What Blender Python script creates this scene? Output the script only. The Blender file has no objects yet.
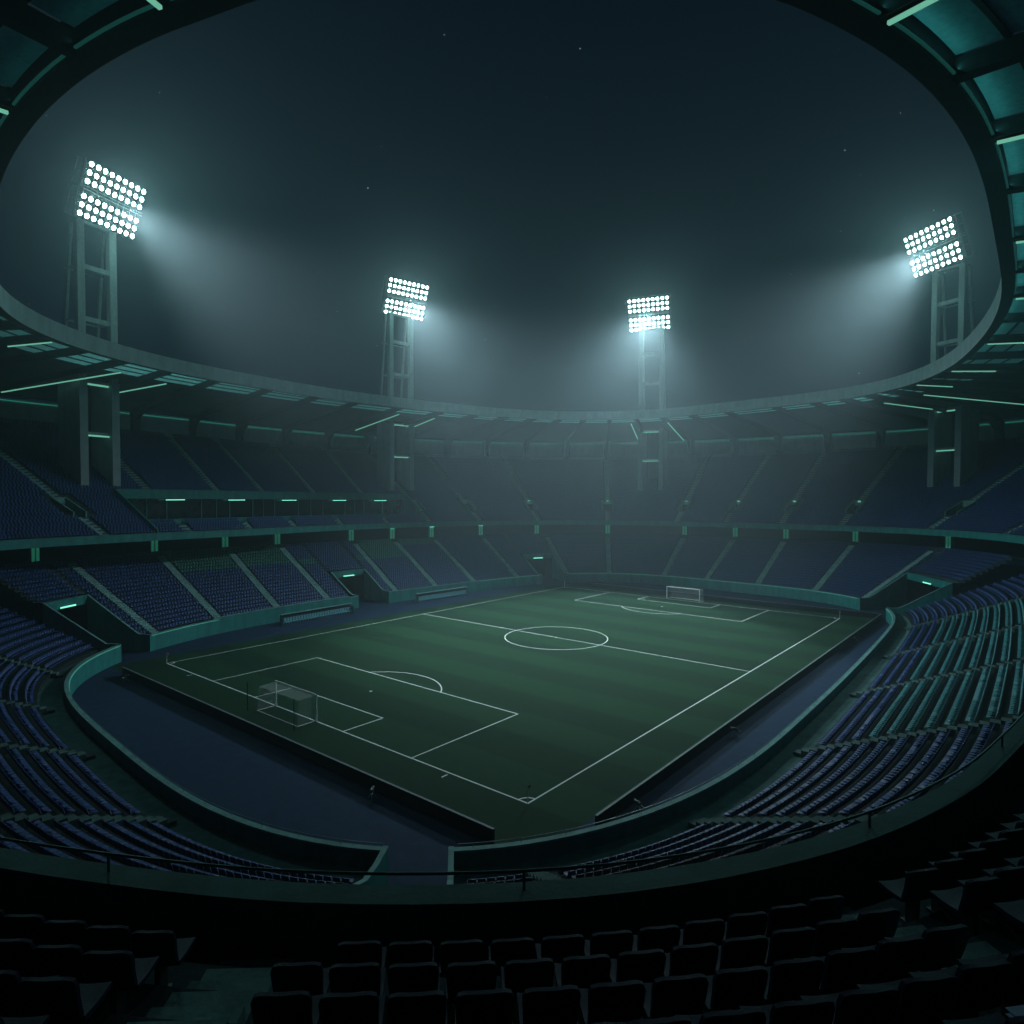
import bpy, math, random
import numpy as np
from mathutils import Vector
random.seed(7); rng = np.random.default_rng(7)
S = bpy.context.scene
COL = S.collection
rad = math.radians

# ------------------------------------------------------------------ camera
F, CAM = 651.9, np.array([-42.2147, -33.0137, 25.9165])
YAW, PIT, ROL = .6896, -.0301, .0026
Dv = np.array([math.cos(YAW)*math.cos(PIT), math.sin(YAW)*math.cos(PIT), math.sin(PIT)])
Rv0 = np.array([math.sin(YAW), -math.cos(YAW), 0.]); Uv0 = np.cross(Rv0, Dv)
Rv = Rv0*math.cos(ROL)+Uv0*math.sin(ROL); Uv = -Rv0*math.sin(ROL)+Uv0*math.cos(ROL)
def proj(P):
    q = np.asarray(P, float)-CAM; z = q@Dv
    z = np.where(np.abs(z) < 1e-3, 1e-3, z)
    return 512+F*(q@Rv)/z, 512-F*(q@Uv)/z, z
cd = bpy.data.cameras.new('camera'); cam = bpy.data.objects.new('camera', cd); COL.objects.link(cam)
cd.sensor_width = 36; cd.lens = 36*F/1024; cd.clip_start = .1; cd.clip_end = 3000
from mathutils import Matrix
cam.matrix_world = Matrix([[Rv[0], Uv[0], -Dv[0], CAM[0]], [Rv[1], Uv[1], -Dv[1], CAM[1]], [Rv[2], Uv[2], -Dv[2], CAM[2]], [0, 0, 0, 1]])
S.camera = cam

# ------------------------------------------------------------------ plan of the bowl: one closed curve, everything is offset from it
CO = [0.33, 0.4076, 1.4663, 0.3101, 0.3712, 1.0505, -1.0612, 0.1644, 0.5176, 0.1732, -0.2895, -0.1713, 0.1899, -0.1871, 0.1562, 0.0514, -0.0157, -0.0643, 0.1542]
_T = np.linspace(-np.pi, np.pi, 4001)[:-1]
_R = (np.abs(np.cos(_T)/72)**3.4+np.abs(np.sin(_T)/49)**3.4)**(-1/3.4)+CO[0]
for k in range(1, 10):
    _R = _R+CO[2*k-1]*np.cos(k*_T)+CO[2*k]*np.sin(k*_T)
_X = np.array([52., 34.])+np.stack([_R*np.cos(_T), _R*np.sin(_T)], 1)
_d = np.roll(_X, -1, 0)-np.roll(_X, 1, 0)
_N = np.stack([_d[:, 1], -_d[:, 0]], 1); _N /= np.hypot(*_N.T)[:, None]
_ds = np.hypot(*(_d/2).T); _L = np.concatenate([[0], np.cumsum(_ds)])[:-1]
PER = float(np.hypot(*(np.roll(_X, -1, 0)-_X).T).sum())
_Le = np.append(_L, PER); _Xe = np.vstack([_X, _X[:1]]); _Ne = np.vstack([_N, _N[:1]])
YU = [23.83, 24.18, 24.51, 24.85, 25.18, 25.51, 25.83, 26.15, 26.47, 26.79, 27.1, 27.42, 27.73, 28.04, 28.36, 28.68, 29.0, 29.32, 29.65, 30.13, 30.77, 31.6, 32.29, 32.44, 31.89, 30.72, 29.2, 27.8, 26.65, 25.6, 24.8, 24.1, 23.45, 23.17, 22.96, 22.83, 22.75, 22.72, 22.73, 22.78, 22.85, 22.94, 23.04, 23.16, 23.28, 23.41, 23.55, 23.69, 23.82, 23.96, 24.08, 24.2, 24.3, 24.4, 24.47, 24.54, 24.59, 24.63, 24.66, 24.68, 24.68, 24.66, 24.64, 24.6, 24.54, 24.47, 24.39, 24.29, 24.18, 24.06, 23.92, 23.77, 23.61, 23.43, 23.24, 23.04, 22.82, 22.59, 22.35, 22.09, 21.83, 21.55, 21.26, 20.96, 20.64, 20.32, 19.98, 19.63, 19.27, 18.9, 18.52, 18.14, 17.76, 17.38, 17.0, 16.63, 16.28, 15.94, 15.62, 15.32, 15.04, 14.8, 14.58, 14.39, 14.23, 14.09, 13.98, 13.88, 13.79, 13.73, 13.67, 13.62, 13.57, 13.53, 13.5, 13.46, 13.42, 13.37, 13.33, 13.29, 13.25, 13.22, 13.2, 13.19, 13.19, 13.2, 13.23, 13.27, 13.33, 13.41, 13.51, 13.63, 13.77, 13.93, 14.11, 14.32, 14.54, 14.8, 15.07, 15.37, 15.69, 16.04, 16.39, 16.76, 17.12, 17.49, 17.85, 18.2, 18.54, 18.86, 19.17, 19.45, 19.72, 19.96, 20.18, 20.37, 20.53, 20.66, 20.75, 20.81, 20.85, 20.84, 20.81, 20.75, 20.67, 20.55, 20.41, 20.24, 20.05, 19.84, 19.6, 19.35, 19.07, 18.77, 18.46, 18.13, 17.78, 17.41, 17.03, 16.64, 16.23, 15.82, 15.39, 14.95, 14.51, 14.06, 13.61, 13.16, 12.72, 12.29, 11.88, 11.48, 11.1, 10.75, 10.43, 10.14, 9.88, 9.66, 9.48, 9.34, 9.24, 9.19, 9.19, 9.24, 9.34, 9.49, 9.69, 9.95, 10.25, 10.61, 11.02, 11.46, 11.94, 12.45, 12.97, 13.49, 14.0, 14.5, 14.99, 15.47, 15.94, 16.4, 16.84, 17.28, 17.71, 18.13, 18.55, 18.96, 19.36, 19.76, 20.16, 20.54, 20.93, 21.31, 21.68, 22.05, 22.42, 22.78, 23.13, 23.48]
YR = [8.29, 8.47, 8.65, 8.83, 9.0, 9.17, 9.33, 9.48, 9.62, 9.77, 9.92, 10.09, 10.27, 10.46, 10.68, 10.91, 11.17, 11.45, 11.75, 12.25, 12.76, 13.27, 13.77, 14.25, 14.69, 15.09, 15.44, 15.73, 15.94, 16.01, 16.06, 16.09, 16.09, 16.07, 16.02, 15.96, 15.89, 15.82, 15.75, 15.68, 15.63, 15.58, 15.53, 15.5, 15.47, 15.45, 15.44, 15.43, 15.42, 15.42, 15.41, 15.4, 15.39, 15.37, 15.35, 15.32, 15.27, 15.22, 15.15, 15.07, 14.96, 14.84, 14.7, 14.54, 14.36, 14.16, 13.95, 13.72, 13.48, 13.22, 12.95, 12.66, 12.36, 12.05, 11.72, 11.39, 11.04, 10.68, 10.32, 9.94, 9.56, 9.17, 8.77, 8.37, 7.96, 7.54, 7.13, 6.72, 6.31, 5.92, 5.54, 5.18, 4.85, 4.54, 4.27, 4.03, 3.83, 3.67, 3.54, 3.44, 3.37, 3.33, 3.32, 3.34, 3.38, 3.44, 3.53, 3.63, 3.75, 3.89, 4.04, 4.21, 4.38, 4.57, 4.76, 4.96, 5.17, 5.38, 5.6, 5.83, 6.06, 6.29, 6.52, 6.76, 7.0, 7.24, 7.49, 7.73, 7.97, 8.21, 8.45, 8.69, 8.92, 9.15, 9.38, 9.6, 9.82, 10.04, 10.25, 10.45, 10.66, 10.86, 11.06, 11.25, 11.44, 11.62, 11.8, 11.98, 12.15, 12.32, 12.49, 12.65, 12.81, 12.96, 13.1, 13.24, 13.37, 13.5, 13.62, 13.73, 13.83, 13.93, 14.02, 14.1, 14.17, 14.23, 14.28, 14.33, 14.36, 14.38, 14.39, 14.4, 14.39, 14.37, 14.34, 14.3, 14.25, 14.19, 14.12, 14.05, 13.96, 13.87, 13.76, 13.65, 13.53, 13.4, 13.27, 13.12, 12.97, 12.81, 12.64, 12.47, 12.28, 12.1, 11.9, 11.7, 11.5, 11.29, 11.07, 10.85, 10.63, 10.4, 10.17, 9.93, 9.69, 9.45, 9.2, 8.95, 8.71, 8.46, 8.23, 8.0, 7.78, 7.57, 7.38, 7.21, 7.04, 6.9, 6.76, 6.65, 6.55, 6.47, 6.41, 6.37, 6.35, 6.36, 6.39, 6.43, 6.5, 6.59, 6.69, 6.81, 6.94, 7.08, 7.23, 7.4, 7.57, 7.74, 7.92, 8.1]
_cub = {}
def ring(y, l, key):
    """periodic Catmull-Rom through 240 knots round the bowl"""
    y = np.asarray(y); n = len(y); x = (np.asarray(l, float) % PER)/PER*n; i = np.floor(x).astype(int); t = x-i
    a, b, c, d = y[(i-1) % n], y[i % n], y[(i+1) % n], y[(i+2) % n]
    return b+.5*t*(c-a+t*(2*a-5*b+4*c-d+t*(3*(b-c)+d-a)))
def sU(l): return ring(YU, l, 'u')
def sR(l): return ring(YR, l, 'r')
def XY(l, s):
    l = np.asarray(l, float) % PER; s = np.asarray(s, float)
    x = np.interp(l, _Le, _Xe[:, 0]); y = np.interp(l, _Le, _Xe[:, 1])
    nx = np.interp(l, _Le, _Ne[:, 0]); ny = np.interp(l, _Le, _Ne[:, 1]); m = np.hypot(nx, ny)
    return np.stack(np.broadcast_arrays(x+nx/m*s, y+ny/m*s), -1)
def nrm(l):
    l = l % PER; n = np.array([np.interp(l, _Le, _Ne[:, 0]), np.interp(l, _Le, _Ne[:, 1]), 0.]); return n/np.linalg.norm(n)
def PT(l, s, z):
    p = XY(l, s); return np.concatenate([p, np.broadcast_to(np.asarray(z, float), p.shape[:-1])[..., None]], -1)
def depth(l, s): return (np.concatenate([XY(l, s), np.full(np.shape(l)+(1,), 19.)], -1)-CAM)@Dv
def zU(l): return 20-.0145*(depth(l, sU(l))-10)
def wn(l):
    t = np.clip((95-depth(l, sU(l)))/55, 0, 1); return t*t*(3-2*t)
TRU = lambda l: .86+.07*wn(l)
RIU = lambda l: .53-.11*wn(l)
def sRow(l, r): return sU(l)+1.3+.05*wn(l)+r*TRU(l)           # front edge of upper row r
def zRow(l, r): return zU(l)-.3+r*RIU(l)
NUP = 41
def sO(l): return sRow(l, NUP)+1.0                   # rear wall
def zRoof(l, s): return 48.2-4.2*(s-sR(l))/(sO(l)-sR(l))
def unfold(a, b):
    return (a, b if b > a else b+PER)

# ------------------------------------------------------------------ mesh helpers
class MB:
    def __init__(s): s.v = []; s.f = []; s.m = []
    def quad(s, pts, m=0):
        k = len(s.v); s.v += [tuple(map(float, p)) for p in pts]; s.f.append(tuple(range(k, k+len(pts)))); s.m.append(m)
    def grid(s, A, m=0, skip=None, flip=False):
        A = np.asarray(A, float); n, k = A.shape[:2]; b = len(s.v); s.v += [tuple(p) for p in A.reshape(-1, 3).tolist()]
        for i in range(n-1):
            for j in range(k-1):
                if skip is not None and skip(i, j): continue
                q = (b+i*k+j, b+i*k+j+1, b+(i+1)*k+j+1, b+(i+1)*k+j); s.f.append(q[::-1] if flip else q); s.m.append(m)
    def box(s, c, ax, ay, az, m=0):
        """c centre; ax, ay, az half-extent vectors"""
        c, ax, ay, az = (np.asarray(t, float) for t in (c, ax, ay, az)); b = len(s.v)
        for i in (-1, 1):
            for j in (-1, 1):
                for k in (-1, 1): s.v.append(tuple(c+i*ax+j*ay+k*az))
        for q in ((0, 1, 3, 2), (4, 6, 7, 5), (0, 4, 5, 1), (2, 3, 7, 6), (0, 2, 6, 4), (1, 5, 7, 3)):
            s.f.append(tuple(b+i for i in q)); s.m.append(m)
    def bar(s, p, q, w, h=None, up=(0, 0, 1), m=0):
        p = np.asarray(p, float); q = np.asarray(q, float); d = q-p; L = np.linalg.norm(d); d = d/L
        up = np.asarray(up, float)
        if abs(d@up) > .98: up = np.array([1., 0, 0]) if abs(d[0]) < .9 else np.array([0, 1., 0])
        a = np.cross(d, up); a /= np.linalg.norm(a); b = np.cross(a, d); h = h or w
        s.box((p+q)/2, d*L/2, a*w/2, b*h/2, m)
    def tube(s, P, r, n=8, closed=False, m=0):
        P = np.asarray(P, float); K = len(P); rings = []
        for i in range(K):
            d = P[min(i+1, K-1)]-P[max(i-1, 0)]; d /= np.linalg.norm(d)
            up = np.array([0, 0, 1.]) if abs(d[2]) < .95 else np.array([1., 0, 0])
            a = np.cross(d, up); a /= np.linalg.norm(a); b = np.cross(a, d)
            rings.append([P[i]+r*(math.cos(t)*a+math.sin(t)*b) for t in np.linspace(0, 2*np.pi, n+1)])
        s.grid(rings, m)
        for e in (0, -1): s.quad([p for p in rings[e][:-1]], m)
    def disc_cyl(s, c, ax, r0, r1, h, n=14, m0=0, m1=1):
        """lamp: cone housing behind, lens disc in front; ax = facing"""
        ax = np.asarray(ax, float); up = np.array([0, 0, 1.]); a = np.cross(ax, up); a /= np.linalg.norm(a); b = np.cross(a, ax); c = np.asarray(c, float)
        t = np.linspace(0, 2*np.pi, n+1); f = np.array([c+r1*(np.cos(x)*a+np.sin(x)*b) for x in t]); g = np.array([c-h*ax+r0*(np.cos(x)*a+np.sin(x)*b) for x in t])
        s.grid([f, g], m0); s.quad(list(g[:-1]), m0); s.quad(list(f[:-1]-.02*ax), m1)
    def build(s, name, mats, parent=None, smooth=False):
        me = bpy.data.meshes.new(name); v = np.array(s.v, float)
        if parent is not None: v = v-np.array(parent.matrix_world.translation if parent.parent is None else parent['_o'], float)
        me.from_pydata(v.tolist(), [], s.f)
        for m in (mats if isinstance(mats, (list, tuple)) else [mats]): me.materials.append(m)
        if any(s.m): me.polygons.foreach_set('material_index', s.m)
        if smooth: me.polygons.foreach_set('use_smooth', [True]*len(s.f))
        me.update(); o = bpy.data.objects.new(name, me); COL.objects.link(o)
        if parent is not None: o.parent = parent
        return o
def tag(o, label, cat, group=None):
    o['label'] = label; o['category'] = cat
    if group: o['group'] = group
    return o
def thing(name, label, cat, loc=(0, 0, 0), group=None):
    o = bpy.data.objects.new(name, None); COL.objects.link(o); o.location = Vector([float(t) for t in loc]); o.empty_display_size = .3
    o.matrix_world = Matrix.Translation(o.location)
    return tag(o, label, cat, group)
def sub(mb, name, mats, parent, **k):
    """a sub-part: parent is itself a child mesh, whose origin is the thing's origin"""
    o = parent; root = parent.parent
    me_o = mb.build(name, mats, root, **k); me_o.parent = o
    return me_o
def struct(o): o['kind'] = 'structure'; return o
ORD = 'first second third fourth fifth sixth seventh eighth ninth tenth eleventh twelfth thirteenth fourteenth fifteenth sixteenth seventeenth eighteenth nineteenth twentieth'.split()
def ordinal(n):
    if n <= 20: return ORD[n-1]
    t = {2: 'twent', 3: 'thirt', 4: 'fort', 5: 'fift', 6: 'sixt'}[n//10]
    return t+'ieth' if n % 10 == 0 else t+'y-'+ORD[n % 10-1]

# ------------------------------------------------------------------ materials
def nodes(m):
    m.use_nodes = True; nt = m.node_tree; return nt, nt.nodes, nt.links
def mat(name, col, rough=.7, var=.25, scale=1.5, bump=.0, bscale=20, spec=.4, stain=0, emis=None, es=0, metal=0):
    m = bpy.data.materials.new(name); nt, nd, lk = nodes(m); b = nd['Principled BSDF']
    tc = nd.new('ShaderNodeTexCoord')
    n1 = nd.new('ShaderNodeTexNoise'); n1.inputs['Scale'].default_value = scale; n1.inputs['Detail'].default_value = 6; n1.inputs['Roughness'].default_value = .65
    lk.new(tc.outputs['Object'], n1.inputs['Vector'])
    cr = nd.new('ShaderNodeValToRGB'); cr.color_ramp.elements[0].position = .3; cr.color_ramp.elements[1].position = .72
    c0 = [c*(1-var) for c in col]; c1 = [min(1, c*(1+var)) for c in col]
    cr.color_ramp.elements[0].color = (*c0, 1); cr.color_ramp.elements[1].color = (*c1, 1); lk.new(n1.outputs['Fac'], cr.inputs['Fac'])
    out = cr.outputs['Color']
    if stain:
        n2 = nd.new('ShaderNodeTexNoise'); n2.inputs['Scale'].default_value = .35; n2.inputs['Detail'].default_value = 8
        mp = nd.new('ShaderNodeMapping'); mp.inputs['Scale'].default_value = (2.5, 2.5, .35); lk.new(tc.outputs['Object'], mp.inputs['Vector']); lk.new(mp.outputs['Vector'], n2.inputs['Vector'])
        r2 = nd.new('ShaderNodeValToRGB'); r2.color_ramp.elements[0].position = .35; r2.color_ramp.elements[1].position = .6
        r2.color_ramp.elements[0].color = (1-stain, 1-stain, 1-stain, 1); r2.color_ramp.elements[1].color = (1, 1, 1, 1); lk.new(n2.outputs['Fac'], r2.inputs['Fac'])
        mx = nd.new('ShaderNodeMix'); mx.data_type = 'RGBA'; mx.blend_type = 'MULTIPLY'; mx.inputs['Factor'].default_value = 1
        lk.new(out, mx.inputs['A']); lk.new(r2.outputs['Color'], mx.inputs['B']); out = mx.outputs['Result']
    lk.new(out, b.inputs['Base Color'])
    b.inputs['Roughness'].default_value = rough; b.inputs['Specular IOR Level'].default_value = spec; b.inputs['Metallic'].default_value = metal
    if bump:
        n3 = nd.new('ShaderNodeTexNoise'); n3.inputs['Scale'].default_value = bscale; n3.inputs['Detail'].default_value = 5; lk.new(tc.outputs['Object'], n3.inputs['Vector'])
        bp = nd.new('ShaderNodeBump'); bp.inputs['Strength'].default_value = bump; bp.inputs['Distance'].default_value = .03; lk.new(n3.outputs['Fac'], bp.inputs['Height']); lk.new(bp.outputs['Normal'], b.inputs['Normal'])
    if emis: b.inputs['Emission Color'].default_value = (*emis, 1); b.inputs['Emission Strength'].default_value = es
    return m
GREEN = (.10, 1.0, .70)
M = dict(
    deck=mat('stand_concrete', (.045, .075, .095), .85, .25, .8, .3, 12, .25, .3),
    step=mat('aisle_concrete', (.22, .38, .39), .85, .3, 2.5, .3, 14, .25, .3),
    teal=mat('teal_painted_concrete', (.022, .23, .225), .6, .18, 1.2, .2, 10, .35, .3),
    ledge=mat('pale_teal_concrete', (.16, .34, .34), .7, .2, 1.5, .25, 12, .3, .25),
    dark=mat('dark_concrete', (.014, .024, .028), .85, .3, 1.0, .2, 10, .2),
    blackm=mat('black_panel', (.006, .007, .009), .6, .3, 2, 0, 10, .15),
    roofc=mat('grey_roof_concrete', (.58, .70, .73), .8, .10, .6, .15, 8, .3, .12),
    soffit=mat('roof_deck', (.07, .10, .10), .75, .2, .8, .2, 8, .3),
    steel=mat('dark_steel', (.02, .03, .032), .55, .3, 2, 0, 10, .3),
    pier=mat('pier_concrete', (.38, .43, .46), .8, .12, .6, .2, 9, .3, .12),
    rear=mat('grey_wall_panel', (.58, .60, .66), .8, .12, .5, .05, 10, .3, .1),
    seat=mat('navy_seat_plastic', (.011, .042, .19), .45, .45, 2.2, 0, 10, .5),
    gseat=mat('green_coloured_seat', (.02, .16, .12), .45, .4, 2.2, 0, 10, .5),
    litseat=mat('seat_painted_teal_light', (.035, .20, .23), .42, .4, 2.2, 0, 10, .5),  # navy seat with teal light mixed into its colour
    bigseat=mat('navy_seat_shell', (.012, .02, .065), .55, .3, 8, .15, 60, .22),
    seatleg=mat('seat_bracket', (.05, .06, .07), .5, .2, 6, 0, 10, .5),
    track=mat('navy_running_surface', (.012, .034, .085), .85, .22, .7, .4, 40, .2, .2),
    ground=mat('dark_asphalt', (.04, .045, .05), .9, .2, .6, .2, 20, .2),
    white=mat('white_paint', (.88, .88, .88), .5, .05, 3, 0, 10, .4),
    line=mat('line_paint', (.88, .9, .9), .8, .12, 5, 0, 10, .2),
    rail=mat('dark_teal_rail', (.10, .28, .28), .4, .2, 4, 0, 10, .5),
    glass=mat('dark_box_glass', (.01, .02, .022), .12, .2, 1, 0, 10, .6),
    tower=mat('galvanised_steel', (.45, .5, .5), .55, .2, 2, .1, 14, .5, .25),
    led=mat('green_strip_lamp', (.2, .6, .45), .4, .05, 2, emis=(.32, 1, .70), es=.5),
    cove=mat('cove_light_line', (.1, .3, .28), .4, .05, 2, emis=(.1, .8, .7), es=.05),
    dim=mat('dim_light_line', (.2, .6, .45), .4, .05, 2, emis=GREEN, es=.2),
    tube=mat('green_column_glow', (.2, .6, .45), .4, .05, 2, emis=(.10, 1, .60), es=.085),
    ledhot=mat('green_tube_lamp', (.2, .6, .45), .4, .05, 2, emis=(.25, 1, .72), es=1.5),
    edge=mat('coping_light_line', (.2, .6, .5), .4, .05, 2, emis=(.12, .8, .55), es=.35),
    lens=mat('floodlight_lens', (.8, .9, .9), .3, .02, 2, emis=(.66, 1, .94), es=52),
    headf=mat('grey_lamp_frame', (.16, .20, .21), .6, .2, 2, 0, 10, .4),
    cop2=mat('balcony_coping_concrete', (.07, .20, .20), .7, .2, 1.5, .25, 12, .3, .25),
    walk=mat('walkway_concrete', (.085, .19, .19), .85, .25, 1.2, .3, 14, .25, .3),
    rail2=mat('pale_blue_seat', (.16, .40, .48), .5, .2, 4),
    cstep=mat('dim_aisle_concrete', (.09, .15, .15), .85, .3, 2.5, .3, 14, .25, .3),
    red=mat('flag_cloth', (.5, .42, .1), .8, .1, 4),
)
# pitch with mown bands
def pitch_mat():
    m = bpy.data.materials.new('mown_grass'); nt, nd, lk = nodes(m); b = nd['Principled BSDF']
    tc = nd.new('ShaderNodeTexCoord'); sx = nd.new('ShaderNodeSeparateXYZ'); lk.new(tc.outputs['Object'], sx.inputs[0])
    mt = nd.new('ShaderNodeMath'); mt.operation = 'MULTIPLY'; mt.inputs[1].default_value = 2*math.pi/11.67; lk.new(sx.outputs['X'], mt.inputs[0])
    sn = nd.new('ShaderNodeMath'); sn.operation = 'SINE'; lk.new(mt.outputs[0], sn.inputs[0])
    r = nd.new('ShaderNodeValToRGB'); r.color_ramp.elements[0].position = .44; r.color_ramp.elements[1].position = .56
    r.color_ramp.elements[0].color = (.0075, .036, .0165, 1); r.color_ramp.elements[1].color = (.011, .051, .022, 1)
    mr = nd.new('ShaderNodeMath'); mr.operation = 'MULTIPLY_ADD'; mr.inputs[1].default_value = .5; mr.inputs[2].default_value = .5; lk.new(sn.outputs[0], mr.inputs[0]); lk.new(mr.outputs[0], r.inputs['Fac'])
    n = nd.new('ShaderNodeTexNoise'); n.inputs['Scale'].default_value = .6; n.inputs['Detail'].default_value = 14; n.inputs['Roughness'].default_value = .82; lk.new(tc.outputs['Object'], n.inputs['Vector'])
    r2 = nd.new('ShaderNodeValToRGB'); r2.color_ramp.elements[0].position = .25; r2.color_ramp.elements[1].position = .75
    r2.color_ramp.elements[0].color = (.82, .82, .82, 1); r2.color_ramp.elements[1].color = (1.16, 1.14, 1.1, 1); lk.new(n.outputs['Fac'], r2.inputs['Fac'])
    mx = nd.new('ShaderNodeMix'); mx.data_type = 'RGBA'; mx.blend_type = 'MULTIPLY'; mx.inputs['Factor'].default_value = 1; lk.new(r.outputs['Color'], mx.inputs['A']); lk.new(r2.outputs['Color'], mx.inputs['B'])
    lk.new(mx.outputs['Result'], b.inputs['Base Color']); b.inputs['Roughness'].default_value = .9; b.inputs['Specular IOR Level'].default_value = .15
    n3 = nd.new('ShaderNodeTexNoise'); n3.inputs['Scale'].default_value = 9; n3.inputs['Detail'].default_value = 6; lk.new(tc.outputs['Object'], n3.inputs['Vector'])
    bp = nd.new('ShaderNodeBump'); bp.inputs['Strength'].default_value = .6; bp.inputs['Distance'].default_value = .05; lk.new(n3.outputs['Fac'], bp.inputs['Height']); lk.new(bp.outputs['Normal'], b.inputs['Normal'])
    return m
def see_through(name, col, fac, translucent=False):
    m = bpy.data.materials.new(name); nt, nd, lk = nodes(m); nd.remove(nd['Principled BSDF']); out = nd['Material Output']
    tc = nd.new('ShaderNodeTexCoord'); n = nd.new('ShaderNodeTexNoise'); n.inputs['Scale'].default_value = 3; n.inputs['Detail'].default_value = 6; lk.new(tc.outputs['Object'], n.inputs['Vector'])
    cr = nd.new('ShaderNodeValToRGB'); cr.color_ramp.elements[0].color = (*[c*.7 for c in col], 1); cr.color_ramp.elements[1].color = (*[min(1, c*1.25) for c in col], 1); lk.new(n.outputs['Fac'], cr.inputs['Fac'])
    a = nd.new('ShaderNodeBsdfDiffuse'); lk.new(cr.outputs['Color'], a.inputs['Color'])
    b = nd.new('ShaderNodeBsdfTranslucent' if translucent else 'ShaderNodeBsdfTransparent')
    if translucent: lk.new(cr.outputs['Color'], b.inputs['Color'])
    mx = nd.new('ShaderNodeMixShader'); mx.inputs['Fac'].default_value = fac; lk.new(a.outputs[0], mx.inputs[1]); lk.new(b.outputs[0], mx.inputs[2]); lk.new(mx.outputs[0], out.inputs['Surface'])
    return m
M['pitch'] = pitch_mat()
M['net'] = see_through('goal_netting', (.85, .9, .9), .82)
M['poly'] = see_through('translucent_roof_sheet', (.30, .62, .62), .6, True)
PW = see_through('cage_mesh', (.5, .55, .55), .7); M['cage'] = PW

# ------------------------------------------------------------------ world, haze, render
W = bpy.data.worlds.new('World'); S.world = W; W.use_nodes = True; nt = W.node_tree; nd = nt.nodes; lk = nt.links
bg = nd['Background']; tc = nd.new('ShaderNodeTexCoord')
sky = nd.new('ShaderNodeTexSky'); sky.sky_type = 'NISHITA'; sky.sun_disc = False; sky.sun_elevation = rad(-6); sky.sun_rotation = rad(200)
vor = nd.new('ShaderNodeTexVoronoi'); vor.feature = 'F1'; vor.inputs['Scale'].default_value = 62; lk.new(tc.outputs['Generated'], vor.inputs['Vector'])
lt = nd.new('ShaderNodeMath'); lt.operation = 'LESS_THAN'; lt.inputs[1].default_value = .026; lk.new(vor.outputs['Distance'], lt.inputs[0])
sp = nd.new('ShaderNodeSeparateColor'); lk.new(vor.outputs['Color'], sp.inputs[0])
pw = nd.new('ShaderNodeMath'); pw.operation = 'POWER'; pw.inputs[1].default_value = 7; lk.new(sp.outputs[0], pw.inputs[0])
ml = nd.new('ShaderNodeMath'); ml.operation = 'MULTIPLY'; lk.new(lt.outputs[0], ml.inputs[0]); lk.new(pw.outputs[0], ml.inputs[1])
m2 = nd.new('ShaderNodeMath'); m2.operation = 'MULTIPLY'; m2.inputs[1].default_value = 3.2; lk.new(ml.outputs[0], m2.inputs[0])
NIGHT = nd.new('ShaderNodeRGB'); NIGHT.outputs[0].default_value = (.0009, .0036, .0092, 1)
skm = nd.new('ShaderNodeVectorMath'); skm.operation = 'SCALE'; skm.inputs['Scale'].default_value = .05; lk.new(sky.outputs[0], skm.inputs[0])
ad = nd.new('ShaderNodeVectorMath'); ad.operation = 'ADD'; lk.new(NIGHT.outputs[0], ad.inputs[0]); lk.new(skm.outputs[0], ad.inputs[1])
a2 = nd.new('ShaderNodeVectorMath'); a2.operation = 'ADD'; lk.new(ad.outputs[0], a2.inputs[0]); lk.new(m2.outputs[0], a2.inputs[1])
lk.new(a2.outputs[0], bg.inputs['Color']); bg.inputs['Strength'].default_value = 1
HX0, HX1, HY0, HY1, HZ1 = -150, 260, -165, 215, 96
mb = MB(); mb.box(((HX0+HX1)/2, (HY0+HY1)/2, (HZ1-1)/2), ((HX1-HX0)/2, 0, 0), (0, (HY1-HY0)/2, 0), (0, 0, (HZ1+1)/2))
hm = bpy.data.materials.new('night_mist'); nt, nd, lk = nodes(hm); nd.remove(nd['Principled BSDF']); pv = nd.new('ShaderNodeVolumePrincipled')
pv.inputs['Color'].default_value = (.74, .90, 1.0, 1); pv.inputs['Density'].default_value = .00125; pv.inputs['Anisotropy'].default_value = .66; lk.new(pv.outputs[0], nd['Material Output'].inputs['Volume'])
hz = mb.build('haze', hm); hz['kind'] = 'stuff'
tag(hz, 'pale night mist filling the stadium bowl', 'haze'); hz.display_type = 'WIRE'
S.view_settings.view_transform = 'Standard'; S.view_settings.look = 'None'; S.view_settings.exposure = -.15; S.view_settings.gamma = 1
S.render.engine = 'CYCLES'; C = S.cycles
C.use_denoising = True; C.denoiser = 'OPENIMAGEDENOISE'; C.denoising_input_passes = 'RGB_ALBEDO_NORMAL'; C.sample_clamp_indirect = 2; C.sample_clamp_direct = 0
C.max_bounces = 5; C.diffuse_bounces = 3; C.glossy_bounces = 2; C.transparent_max_bounces = 8; C.volume_bounces = 0; C.use_light_tree = True; C.caustics_reflective = False; C.caustics_refractive = False
C.use_adaptive_sampling = True; C.adaptive_threshold = .02

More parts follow.
